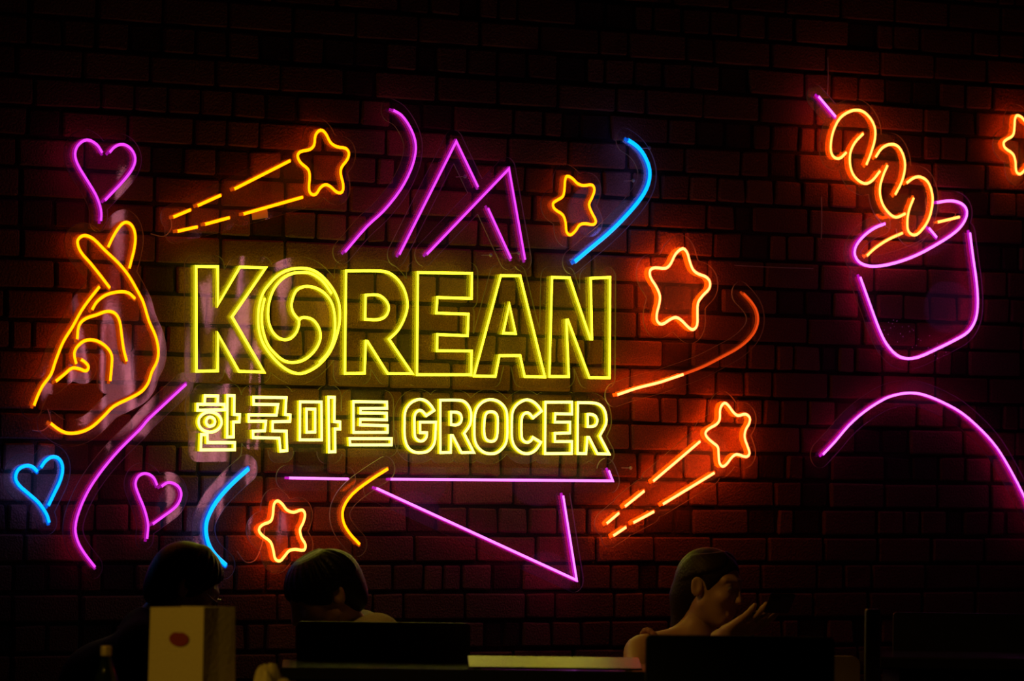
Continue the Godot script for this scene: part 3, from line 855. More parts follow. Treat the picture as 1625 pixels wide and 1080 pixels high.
# a panel with rounded upper corners, standing in the xy plane
func rounded_panel(w: float, y0: float, y1: float, r: float, thick: float, at := Vector3.ZERO) -> ArrayMesh:
	var q := PackedVector2Array([Vector2(-w / 2, y0), Vector2(w / 2, y0)])
	for s in [1.0, -1.0]:
		for k in 7:
			var a: float = (PI / 2 * k / 6.0) if s > 0 else (PI / 2 + PI / 2 * k / 6.0)
			q.append(Vector2(s * (w / 2 - r) + r * cos(a), y1 - r + r * sin(a)))
	var st := st_new()
	var ids := Geometry2D.triangulate_polygon(q)
	var inner := Geometry2D.offset_polygon(MM * q, -4.0, Geometry2D.JOIN_MITER)
	for z in [-0.5, 0.5]:
		for i in range(0, ids.size(), 3):
			tri(st, at + Vector3(q[ids[i]].x, q[ids[i]].y, z * thick), at + Vector3(q[ids[i + 1]].x, q[ids[i + 1]].y, z * thick), at + Vector3(q[ids[i + 2]].x, q[ids[i + 2]].y, z * thick), Vector3(0, 0, z))
	for i in q.size():
		var a := q[i]
		var b := q[(i + 1) % q.size()]
		quad(st, at + Vector3(a.x, a.y, -thick / 2), at + Vector3(b.x, b.y, -thick / 2), at + Vector3(b.x, b.y, thick / 2), at + Vector3(a.x, a.y, thick / 2), Vector3(b.y - a.y, a.x - b.x, 0))
	return st.commit()


func furniture() -> void:
	var b := skew()
	dining_table("dark table in the middle with an added glossy tilted tray on it", Vector3(-2.152, 0.843, 1.767), Vector2(1.16, 0.595), M.gloss_top)
	dining_table("dark table at the lower left under the paper bag and bottle", Vector3(-3.62, 0.75, 2.62), Vector2(1.0, 0.6), M.gloss_top)
	dining_table("dark glossy table in the lower right corner beside the post", Vector3(-0.008, 0.843, 1.616), Vector2(1.1, 0.58), M.gloss_top)
	# added to mirror the lettering: a glossy tray tilted on two feet
	var reflector := thing("added_reflector", "added glossy black tray tilted on the middle table reflecting yellow and red neon", "reflector", Vector3(-1.582, 0.8445, 2.143))
	reflector.basis = b * Basis(Vector3.RIGHT, 0.136)
	part("plate", box(Vector3(0.43, 0.005, 0.165), 0.0015, Vector3(0, 0.0025, -0.0825)), [M.reflector], reflector)
	for x in [-1, 1]:
		part("foot", box(Vector3(0.02, 0.019, 0.012), 0.002, Vector3(x * 0.19, -0.0095, -0.15)), [M.black_metal], reflector)
	# the wooden bench whose back hides the lower part of the person with the bowl cut
	var at := Vector3(-1.555, 0, 1.41)
	var t := thing("wooden_bench", "dark red-brown wooden bench back in front of the bowl-cut person", "bench", at)
	t.basis = b
	part("backrest", rounded_panel(0.447, 0.30, 0.941, 0.012, 0.025), [M.dark_wood], t)
	part("stile", box(Vector3(0.035, 0.936, 0.03), 0.004, Vector3(-0.206, 0.468, -0.028)), [M.dark_wood], t)
	part("stile", box(Vector3(0.035, 0.936, 0.03), 0.004, Vector3(0.206, 0.468, -0.028)), [M.dark_wood], t)
	part("seat", box(Vector3(0.447, 0.03, 0.36), 0.006, Vector3(0, 0.45, -0.21)), [M.dark_wood], t)
	for x in [-1, 1]:
		part("leg", box(Vector3(0.035, 0.434, 0.035), 0.003, Vector3(x * 0.2, 0.217, -0.36)), [M.dark_wood], t)
	# the black chair in front of the woman
	t = thing("dining_chair", "black chair with a wide solid back in front of the woman", "chair", Vector3(-1.86, 0, 3.15))
	t.basis = b
	part("backrest", rounded_panel(0.436, 0.52, 0.960, 0.014, 0.045), [M.black_cloth], t)
	part("seat", box(Vector3(0.43, 0.06, 0.42), 0.015, Vector3(0, 0.44, -0.23)), [M.black_cloth], t)
	for x in [-1, 1]:
		part("leg", box(Vector3(0.03, 0.54, 0.03), 0.003, Vector3(x * 0.2, 0.27, 0.0)), [M.black_metal], t)
		part("leg", box(Vector3(0.03, 0.41, 0.03), 0.003, Vector3(x * 0.2, 0.205, -0.41)), [M.black_metal], t)
	# behind it, a strip of a tan padded chair and the end post of a partition
	t = thing("padded_chair", "tan padded chair back between the black chair and the post", "chair", Vector3(-0.60, 0, 1.96))
	t.basis = b
	part("backrest", rounded_panel(0.30, 0.46, 0.864, 0.02, 0.05), [M.tan_cloth], t)
	part("seat", box(Vector3(0.30, 0.05, 0.30), 0.01, Vector3(0, 0.435, -0.18)), [M.tan_cloth], t)
	for x in [-1, 1]:
		for z in [-0.31, -0.03]:
			part("leg", box(Vector3(0.028, 0.41, 0.028), 0.003, Vector3(x * 0.12, 0.205, z)), [M.black_metal], t)
	t = thing("partition_post", "narrow dark red wooden post standing beside the corner table", "post", Vector3(-0.59, 0, 2.22))
	t.basis = b
	part("post", box(Vector3(0.038, 0.992, 0.05), 0.004, Vector3(0, 0.496, 0)), [M.dark_wood], t)
	part("foot", box(Vector3(0.14, 0.03, 0.14), 0.004, Vector3(0, 0.015, 0)), [M.dark_wood], t)
	t = thing("wooden_bench", "black bench back behind the table in the lower right corner", "bench", Vector3(0.868, 0, 1.176))
	t.basis = b
	part("backrest", rounded_panel(0.62, 0.46, 0.945, 0.01, 0.03), [M.black_wood], t)
	part("seat", box(Vector3(0.62, 0.04, 0.40), 0.006, Vector3(0, 0.44, -0.21)), [M.black_wood], t)
	for x in [-1, 1]:
		part("leg", box(Vector3(0.04, 0.47, 0.04), 0.003, Vector3(x * 0.28, 0.235, 0.0)), [M.black_wood], t)
		part("leg", box(Vector3(0.04, 0.42, 0.04), 0.003, Vector3(x * 0.28, 0.21, -0.38)), [M.black_wood], t)


# ---------------------------------------------------------------- small things

func small_things() -> void:
	# paper carrier bag: front face w wide, side face d deep, folded gusset
	var st := st_new()
	var turn := Basis(Vector3.UP, deg_to_rad(-91.0))
	var w := 0.215
	var d := 0.092
	var h := 0.272
	var c := [Vector3(-w / 2, 0, d / 2), Vector3(w / 2, 0, d / 2), Vector3(w / 2, 0, -d / 2), Vector3(-w / 2, 0, -d / 2)]
	var tops := [Vector3(-w / 2 + 0.002, h - 0.006, d / 2 - 0.004), Vector3(w / 2, h, d / 2 - 0.002), Vector3(w / 2 - 0.001, h, -d / 2 + 0.004), Vector3(-w / 2, h - 0.004, -d / 2 + 0.002)]
	var o := [Vector3(0, 0, 1), Vector3(1, 0, 0), Vector3(0, 0, -1), Vector3(-1, 0, 0)]
	for i in 4:
		var a: Vector3 = c[i]
		var b: Vector3 = c[(i + 1) % 4]
		var at: Vector3 = tops[i]
		var bt: Vector3 = tops[(i + 1) % 4]
		var pinch: float = 0.003 if i % 2 == 1 else -0.002   # the side folds inwards along its crease
		var mb: Vector3 = (a + b) * 0.5 - o[i] * pinch * 0.3
		var mt: Vector3 = (at + bt) * 0.5 - o[i] * pinch
		for s in [1.0, -1.0]:
			var k: Vector3 = Vector3.ZERO if s > 0 else -1.0 * (o[i] * 0.0012)
			quad(st, turn * (a + k), turn * (mb + k), turn * (mt + k), turn * (at + k), turn * (o[i] * s))
			quad(st, turn * (mb + k), turn * (b + k), turn * (bt + k), turn * (mt + k), turn * (o[i] * s))
	quad(st, turn * c[0], turn * c[1], turn * c[2], turn * c[3], Vector3.DOWN)
	var bag := thing("paper_bag", "open yellow-brown paper bag with a dark red oval mark", "bag", Vector3(-3.065, 0.75, 2.655))
	part("bag_body", st.commit(), [M.paper], bag)
	st = st_new()
	var blob := PackedVector2Array()
	for k in 36:
		var a := TAU * k / 36.0
		var dent := 1.0 - 0.13 * exp(-pow((a - PI / 2) / 0.28, 2.0))
		blob.append(Vector2(0.017 + 0.0385 * cos(a) * dent, 0.198 + 0.0165 * sin(a) * dent))
	for z in [0.0, 0.0008]:
		var ids := Geometry2D.triangulate_polygon(blob)
		for i in range(0, ids.size(), 3):
			var p := []
			for k in 3:
				p.append(turn * Vector3(blob[ids[i + k]].x, blob[ids[i + k]].y, d / 2 + 0.0012 + z))
			tri(st, p[0], p[1], p[2], turn * Vector3(0, 0, z - 0.0004))
	part("printed_mark", st.commit(), [M.red_print], bag).set_meta("label", "dark red oval mark printed on the bag")
	# bottle
	var bt := thing("glass_bottle", "small dark glass bottle with a pale cap beside the bag", "bottle", Vector3(-3.205, 0.75, 2.52))
	st = st_new()
	add_lathe(st, [Vector2(0.0, 0.0), Vector2(0.027, 0.0), Vector2(0.03, 0.004), Vector2(0.03, 0.08), Vector2(0.027, 0.1), Vector2(0.018, 0.125), Vector2(0.0115, 0.15), Vector2(0.0105, 0.162), Vector2(0.0105, 0.172), Vector2(0.0, 0.172)], Vector3.ZERO, 32)
	part("bottle_glass", st.commit(), [M.bottle], bt)
	st = st_new()
	add_lathe(st, [Vector2(0.0, 0.156), Vector2(0.0118, 0.156), Vector2(0.0128, 0.158), Vector2(0.0128, 0.176), Vector2(0.0115, 0.179), Vector2(0.0, 0.1795)], Vector3.ZERO, 28)
	part("cap", st.commit(), [M.cap], bt)
	# crumpled paper on the same table
	var cr := thing("crumpled_paper", "crumpled brown paper wrapper lying beside the paper bag", "paper", Vector3(-2.975, 0.75, 2.83))
	st = st_new()
	var lump := FastNoiseLite.new()
	lump.seed = 5
	lump.frequency = 9.0
	lump.fractal_octaves = 2
	var grid := []
	for i in 13:
		var row := []
		for k in 25:
			var e := PI / 2 * i / 12.0
			var a := TAU * k / 24.0
			var n := Vector3(cos(e) * cos(a), sin(e), cos(e) * sin(a))
			var r := 1.0 + 0.3 * lump.get_noise_3dv(n * 0.12) + 0.06 * lump.get_noise_3dv(n * 0.3)
			row.append(Vector3(n.x * 0.062, n.y * 0.125, n.z * 0.055) * r)
		grid.append(row)
	for i in 12:
		for k in 24:
			quad(st, grid[i][k], grid[i][k + 1], grid[i + 1][k + 1], grid[i + 1][k], grid[i][k] + Vector3(0, 0.02, 0))
	part("wrapper", st.commit(), [M.paper], cr)
	# phone in the woman's hand
	var ph := thing("mobile_phone", "black phone held up in the hand of the woman", "phone", Vector3(-0.336, 0.989, 1.573))
	var up := Vector3(-0.52, 0.36, 0.78).normalized()
	var n := (Vector3(-0.25, -0.9, 0.35) - up * Vector3(-0.25, -0.9, 0.35).dot(up)).normalized()
	var pb := Basis(up.cross(n), up, n)
	part("case", box(Vector3(0.068, 0.14, 0.0085), 0.003, Vector3.ZERO, pb), [M.phone], ph)
	part("camera_bump", box(Vector3(0.022, 0.028, 0.003), 0.001, pb * Vector3(-0.018, 0.05, 0.005), pb), [M.black_metal], ph)
	# a paper tag on the wall
	var tag_at := Vector3(-0.932, 2.054, 0.004)
	var pt := thing("paper_tag", "small cream paper tag on the bricks under the shooting star", "tag", tag_at)
	part("tag", box(Vector3(0.056, 0.026, 0.003), 0.0008, Vector3(0, 0, 0.0015), Basis(Vector3(0, 0, 1), deg_to_rad(9.0))), [M.label_paper], pt)
	cords()
	pink_sign()


# thin cables that sag between the signs
func cords() -> void:
	for c in [
		["thin clear cable looping between blue curve and amber star", [[-0.995, 1.098], [-0.965, 1.068], [-0.93, 1.075], [-0.908, 1.12], [-0.899, 1.165]]],
		["thin clear cable hanging at the tail of the amber shooting star", [[-1.245, 2.04], [-1.24, 2.005], [-1.265, 1.98], [-1.31, 1.985]]],
		["thin cable running down the wall left of the paper cup", [[1.21, 2.19], [1.213, 2.13], [1.212, 2.06]]],
		["thin cable running up the wall above the orange skewer", [[1.23, 2.62], [1.232, 2.56], [1.23, 2.5]]],
		["thin cable running level along the bricks to the paper cup", [[0.86, 1.968], [1.0, 1.967], [1.18, 1.968]]],
		["thin cable under the finger-heart hand beside the blue heart", [[-1.65, 1.49], [-1.64, 1.455], [-1.665, 1.43], [-1.70, 1.43]]],
	]:
		var t := thing("power_cord", c[0], "cable")
		var path := []
		var pts: Array = c[1]
		for i in pts.size() - 1:
			var a := Vector2(pts[i][0], pts[i][1])
			var b := Vector2(pts[i + 1][0], pts[i + 1][1])
			var pa := Vector2(pts[maxi(i - 1, 0)][0], pts[maxi(i - 1, 0)][1])
			var pb := Vector2(pts[mini(i + 2, pts.size() - 1)][0], pts[mini(i + 2, pts.size() - 1)][1])
			for k in 6:
				var p := a.cubic_interpolate(b, pa, pb, k / 6.0)
				path.append(Vector3(p.x, p.y, 0.006))
		path.append(Vector3(pts[-1][0], pts[-1][1], 0.006))
		var st := st_new()
		add_tube(st, path, 0.0016, 6)
		part("cable", st.commit(), [M.cord], t)


# a pink neon figure across the hall, seen only as wavy streaks in the acrylic boards
func pink_sign() -> void:
	var t := thing("wall_lamp_sign", "pink neon figure on the opposite side of the hall", "neon sign", Vector3(5.27, 1.8, 9.0))
	# two wavering bands of three thin tubes
	for band in [[0.45, 0.25, 0.55], [-0.4, -0.1, 0.7]]:
		for k in 3:
			var st := st_new()
			var path := []
			for i in 17:
				var u := i / 16.0
				path.append(Vector3(0, band[1] + band[2] * (2.0 * u - 1.0), band[0] - 0.3 * (u - 0.5) + 0.05 * k + 0.06 * sin(u * 6.0 + k * 0.5)))
			add_tube(st, path, 0.014, 8)
			part("neon_tube", st.commit(), [M.pink_tube], t)
	var l := OmniLight3D.new()
	l.name = "sign_light"
	l.light_color = lin(1.0, 0.3, 0.42)
	l.light_energy = 0.05
	l.light_size = 0.2
	l.omni_range = 20.0
	l.omni_attenuation = 2.0
	l.shadow_enabled = true
	l.position = Vector3(-0.25, 0, 0)
	t.add_child(l)


# ---------------------------------------------------------------- people: fields of rounded limbs, meshed as surface nets

# c: tapered capsule a, b, ra, rb; e: ellipsoid at, radii, turn; k: how softly it joins; cut: true takes it away
func cap(a: Vector3, b: Vector3, ra: float, rb: float, k := 0.02, cut := false) -> Dictionary:
	var r := maxf(ra, rb)
	return {"c": true, "a": a, "b": b, "ra": ra, "rb": rb, "k": k, "cut": cut, "lo": a.min(b) - Vector3(r, r, r), "hi": a.max(b) + Vector3(r, r, r)}


func egg(at: Vector3, radii: Vector3, turn := Basis.IDENTITY, k := 0.02, cut := false) -> Dictionary:
	var r := maxf(radii.x, maxf(radii.y, radii.z))
	return {"c": false, "at": at, "radii": radii, "inv": turn.transposed(), "k": k, "cut": cut, "lo": at - Vector3(r, r, r), "hi": at + Vector3(r, r, r)}


func net(prims: Array, cell: float, st: SurfaceTool, planes: Array = []) -> void:
	var lo := Vector3(1e9, 1e9, 1e9)
	var hi := -lo
	for p in prims:
		if not p.cut:
			lo = lo.min(p.lo)
			hi = hi.max(p.hi)
	lo -= Vector3.ONE * cell * 3.0
	hi += Vector3.ONE * cell * 3.0
	var nx := int((hi.x - lo.x) / cell) + 1
	var ny := int((hi.y - lo.y) / cell) + 1
	var nz := int((hi.z - lo.z) / cell) + 1
	var g := PackedFloat32Array()
	g.resize(nx * ny * nz)
	g.fill(0.05)
	for p in prims:
		var k: float = p.k
		var pad := k + cell * 2.0
		var x0 := clampi(int((p.lo.x - pad - lo.x) / cell), 0, nx - 1)
		var x1 := clampi(int((p.hi.x + pad - lo.x) / cell) + 1, 0, nx - 1)
		var y0 := clampi(int((p.lo.y - pad - lo.y) / cell), 0, ny - 1)
		var y1 := clampi(int((p.hi.y + pad - lo.y) / cell) + 1, 0, ny - 1)
		var z0 := clampi(int((p.lo.z - pad - lo.z) / cell), 0, nz - 1)
		var z1 := clampi(int((p.hi.z + pad - lo.z) / cell) + 1, 0, nz - 1)
		var is_cap: bool = p.c
		var a := Vector3.ZERO
		var ab := Vector3.ZERO
		var l2 := 1.0
		var ra := 0.0
		var dr := 0.0
		var inv := Basis.IDENTITY
		var radii := Vector3.ONE
		if is_cap:
			a = p.a
			ab = p.b - p.a
			l2 = maxf(ab.length_squared(), 1e-9)
			ra = p.ra
			dr = p.rb - p.ra
		else:
			a = p.at
			inv = p.inv
			radii = p.radii
		var cut: bool = p.cut
		for z in range(z0, z1 + 1):
			for y in range(y0, y1 + 1):
				var at := (z * ny + y) * nx
				var q := Vector3(lo.x + x0 * cell, lo.y + y * cell, lo.z + z * cell) - a
				for x in range(x0, x1 + 1):
					var d: float
					if is_cap:
						var t := clampf(q.dot(ab) / l2, 0.0, 1.0)
						d = (q - ab * t).length() - ra - dr * t
					else:
						var w := inv * q
						var u := w / radii
						var k0 := u.length()
						d = k0 * (k0 - 1.0) / maxf((u / radii).length(), 1e-6)
					q.x += cell
					var old := g[at + x]
					if cut:
						d = -d
						var h := maxf(k - absf(old - d), 0.0) / k
						g[at + x] = maxf(old, d) + h * h * k * 0.25
					else:
						var h := maxf(k - absf(old - d), 0.0) / k
						g[at + x] = minf(old, d) - h * h * k * 0.25
	for pl in planes:
		for z in nz:
			for y in ny:
				var base := (z * ny + y) * nx
				for x in nx:
					var d: float = (Vector3(lo.x + x * cell, lo.y + y * cell, lo.z + z * cell) - pl[0]).dot(pl[1])
					if d > g[base + x]:
						g[base + x] = d
	# one vertex in each cell that the surface crosses
	var id := PackedInt32Array()
	id.resize(g.size())
	id.fill(-1)
	var verts := PackedVector3Array()
	var norms := PackedVector3Array()
	var dx := [0, 1, 0, 1, 0, 1, 0, 1]
	var dy := [0, 0, 1, 1, 0, 0, 1, 1]
	var dz := [0, 0, 0, 0, 1, 1, 1, 1]
	var edges := [[0, 1], [2, 3], [4, 5], [6, 7], [0, 2], [1, 3], [4, 6], [5, 7], [0, 4], [1, 5], [2, 6], [3, 7]]
	var sy := nx
	var sz := nx * ny
	for z in nz - 1:
		for y in ny - 1:
			var i := (z * ny + y) * nx
			for x in nx - 1:
				var first := g[i] < 0.0
				if (g[i + 1] < 0.0) != first or (g[i + sy] < 0.0) != first or (g[i + sy + 1] < 0.0) != first or (g[i + sz] < 0.0) != first or (g[i + sz + 1] < 0.0) != first or (g[i + sz + sy] < 0.0) != first or (g[i + sz + sy + 1] < 0.0) != first:
					var v := [g[i], g[i + 1], g[i + sy], g[i + sy + 1], g[i + sz], g[i + sz + 1], g[i + sz + sy], g[i + sz + sy + 1]]
					var sum := Vector3.ZERO
					var n := 0
					for e in edges:
						var va: float = v[e[0]]
						var vb: float = v[e[1]]
						if (va < 0.0) != (vb < 0.0):
							var t := va / (va - vb)
							sum += Vector3(lerpf(dx[e[0]], dx[e[1]], t), lerpf(dy[e[0]], dy[e[1]], t), lerpf(dz[e[0]], dz[e[1]], t))
							n += 1
					id[i] = verts.size()
					verts.append(lo + (Vector3(x, y, z) + sum / n) * cell)
					norms.append(Vector3(v[1] + v[3] + v[5] + v[7] - v[0] - v[2] - v[4] - v[6], v[2] + v[3] + v[6] + v[7] - v[0] - v[1] - v[4] - v[5], v[4] + v[5] + v[6] + v[7] - v[0] - v[1] - v[2] - v[3]).normalized())
				i += 1
	for z in range(1, nz - 1):
		for y in range(1, ny - 1):
			var i := (z * ny + y) * nx + 1
			for x in range(1, nx - 1):
				var s := g[i] < 0.0
				for axis in 3:
					var step: int = [1, sy, sz][axis]
					if (g[i + step] < 0.0) == s:
						continue
					var u: int = [sy, sz, 1][axis]
					var w: int = [sz, 1, sy][axis]
					var q := [id[i], id[i - u], id[i - u - w], id[i - w]]
					if q.min() < 0:
						continue
					smooth_tri(st, [verts[q[0]], verts[q[1]], verts[q[2]]], [norms[q[0]], norms[q[1]], norms[q[2]]])
					smooth_tri(st, [verts[q[0]], verts[q[2]], verts[q[3]]], [norms[q[0]], norms[q[2]], norms[q[3]]])
				i += 1


# a head about its centre: +z the face, +y up, +x the person's left
func head_field(woman: bool) -> Array:
	var w := 0.93 if woman else 1.0
	var f := [
		egg(Vector3(0, 0.03, -0.014), Vector3(0.076, 0.086, 0.097)),
		egg(Vector3(0, -0.03, 0.024), Vector3(0.061 * w, 0.085, 0.066), Basis.IDENTITY, 0.03),
		cap(Vector3(0, -0.098, 0.066), Vector3(0, -0.092, 0.05), 0.017 * w, 0.022 * w, 0.025),
		cap(Vector3(0, 0.028, 0.086), Vector3(0, -0.026, 0.108 if not woman else 0.104), 0.008, 0.0115 if not woman else 0.0095, 0.012),
	]
	for s in [-1.0, 1.0]:
		f.append(cap(Vector3(0.052 * s * w, -0.055, 0.004), Vector3(0.02 * s * w, -0.096, 0.056), 0.018, 0.016, 0.03))
		f.append(egg(Vector3(0.036 * s, -0.022, 0.064), Vector3(0.024, 0.02, 0.022), Basis.IDENTITY, 0.025))
		f.append(cap(Vector3(0.014 * s, 0.034, 0.083), Vector3(0.047 * s, 0.034, 0.066), 0.009, 0.008, 0.018))
		f.append(egg(Vector3(0.032 * s, 0.013, 0.094), Vector3(0.019, 0.011, 0.016), Basis.IDENTITY, 0.012, true))
		f.append(egg(Vector3(0.031 * s, 0.012, 0.070), Vector3(0.0145, 0.0125, 0.0135), Basis.IDENTITY, 0.006))
		f.append(egg(Vector3(0.031 * s, 0.0195, 0.0715), Vector3(0.0165, 0.0085, 0.0142), Basis.IDENTITY, 0.004))
		f.append(egg(Vector3(0.031 * s, 0.0035, 0.0705), Vector3(0.0155, 0.0065, 0.0135), Basis.IDENTITY, 0.004))
		f.append(cap(Vector3(0.011 * s, -0.03, 0.098), Vector3(0.006 * s, -0.028, 0.106), 0.0075, 0.007, 0.008))
		var ear := Basis(Vector3(0, 1, 0), -0.35 * s) * Basis(Vector3(1, 0, 0), -0.15)
		f.append(egg(Vector3(0.081 * s, -0.002, -0.014), Vector3(0.0075, 0.033, 0.020), ear, 0.008))
		f.append(egg(Vector3(0.089 * s, 0.003, -0.011), Vector3(0.0055, 0.020, 0.010), ear, 0.005, true))
	f.append(cap(Vector3(-0.019, -0.0615, 0.080), Vector3(0.019, -0.0615, 0.080), 0.0065, 0.0065, 0.008))
	f.append(cap(Vector3(-0.014, -0.0735, 0.081), Vector3(0.014, -0.0735, 0.081), 0.0075, 0.0075, 0.008))
	f.append(cap(Vector3(-0.021, -0.0675, 0.0895), Vector3(0.021, -0.0675, 0.0895), 0.0022, 0.0022, 0.003, true))
	f.append(cap(Vector3(0, -0.07, -0.022), Vector3(0, -0.165, -0.04), 0.047 * w, 0.05 * w, 0.03))
	return f


func moved(prims: Array, t: Transform3D, s := 1.0) -> Array:
	var out := []
	for p in prims:
		out.append(cap(t * (p.a * s), t * (p.b * s), p.ra * s, p.rb * s, p.k * s, p.cut) if p.c else egg(t * (p.at * s), p.radii * s, t.basis * p.inv.transposed(), p.k * s, p.cut))
	return out


# a lock of hair that lies on the skull egg: from and to are (round from the face, up) in degrees
func lock(at: Vector3, radii: Vector3, from: Vector2, to: Vector2, r: float, steps := 9) -> Array:
	var out := []
	var last := Vector3.ZERO
	for i in steps + 1:
		var q := from.lerp(to, float(i) / steps)
		var a := deg_to_rad(q.x)
		var e := deg_to_rad(q.y)
		var p := at + radii * 0.96 * Vector3(sin(a) * cos(e), sin(e), cos(a) * cos(e))
		if i > 0:
			out.append(cap(last, p, r, r, 0.006))
		last = p
	return out


# five fingers on a palm: t is at the wrist, +z along the fingers, +y the back of the hand; thumb on side m; curl bends the fingers
func hand_field(t: Transform3D, m: float, curl: float, thumb_in: float) -> Array:
	var f := [cap(Vector3(0, 0, -0.03), Vector3(0, 0, 0.01), 0.027, 0.026, 0.02)]
	var xs := [0.030, 0.0105, -0.0095, -0.028]
	var zs := [0.086, 0.091, 0.087, 0.078]
	var ls := [0.072, 0.080, 0.074, 0.058]
	for i in 4:
		var k := Vector3(xs[i] * m, 0, zs[i])
		f.append(cap(Vector3(xs[i] * m * 0.6, 0, 0.008), k, 0.0145, 0.0115, 0.012))
		var a := k
		var bend := curl * (0.55 + 0.12 * i)
		var r := [0.0098, 0.0088, 0.0078, 0.0066]
		for j in 3:
			var dir := Vector3(xs[i] * m * 1.2, -sin(bend), cos(bend)).normalized()
			var b: Vector3 = a + dir * ls[i] * [0.45, 0.31, 0.24][j]
			f.append(cap(a, b, r[j], r[j + 1], 0.004))
			a = b
			bend += curl * [0.75, 0.5, 0.4][j]
	var th := [Vector3(0.016 * m, -0.006, 0.018), Vector3(0.042 * m, -0.016, 0.046), Vector3((0.055 - 0.012 * thumb_in) * m, -0.026 - 0.01 * thumb_in, 0.077), Vector3((0.056 - 0.03 * thumb_in) * m, -0.032 - 0.014 * thumb_in, 0.103)]
	f.append(cap(th[0], th[1], 0.0165, 0.0125, 0.015))
	f.append(cap(th[1], th[2], 0.0115, 0.010, 0.004))
	f.append(cap(th[2], th[3], 0.0098, 0.0078, 0.004))
	return moved(f, t)


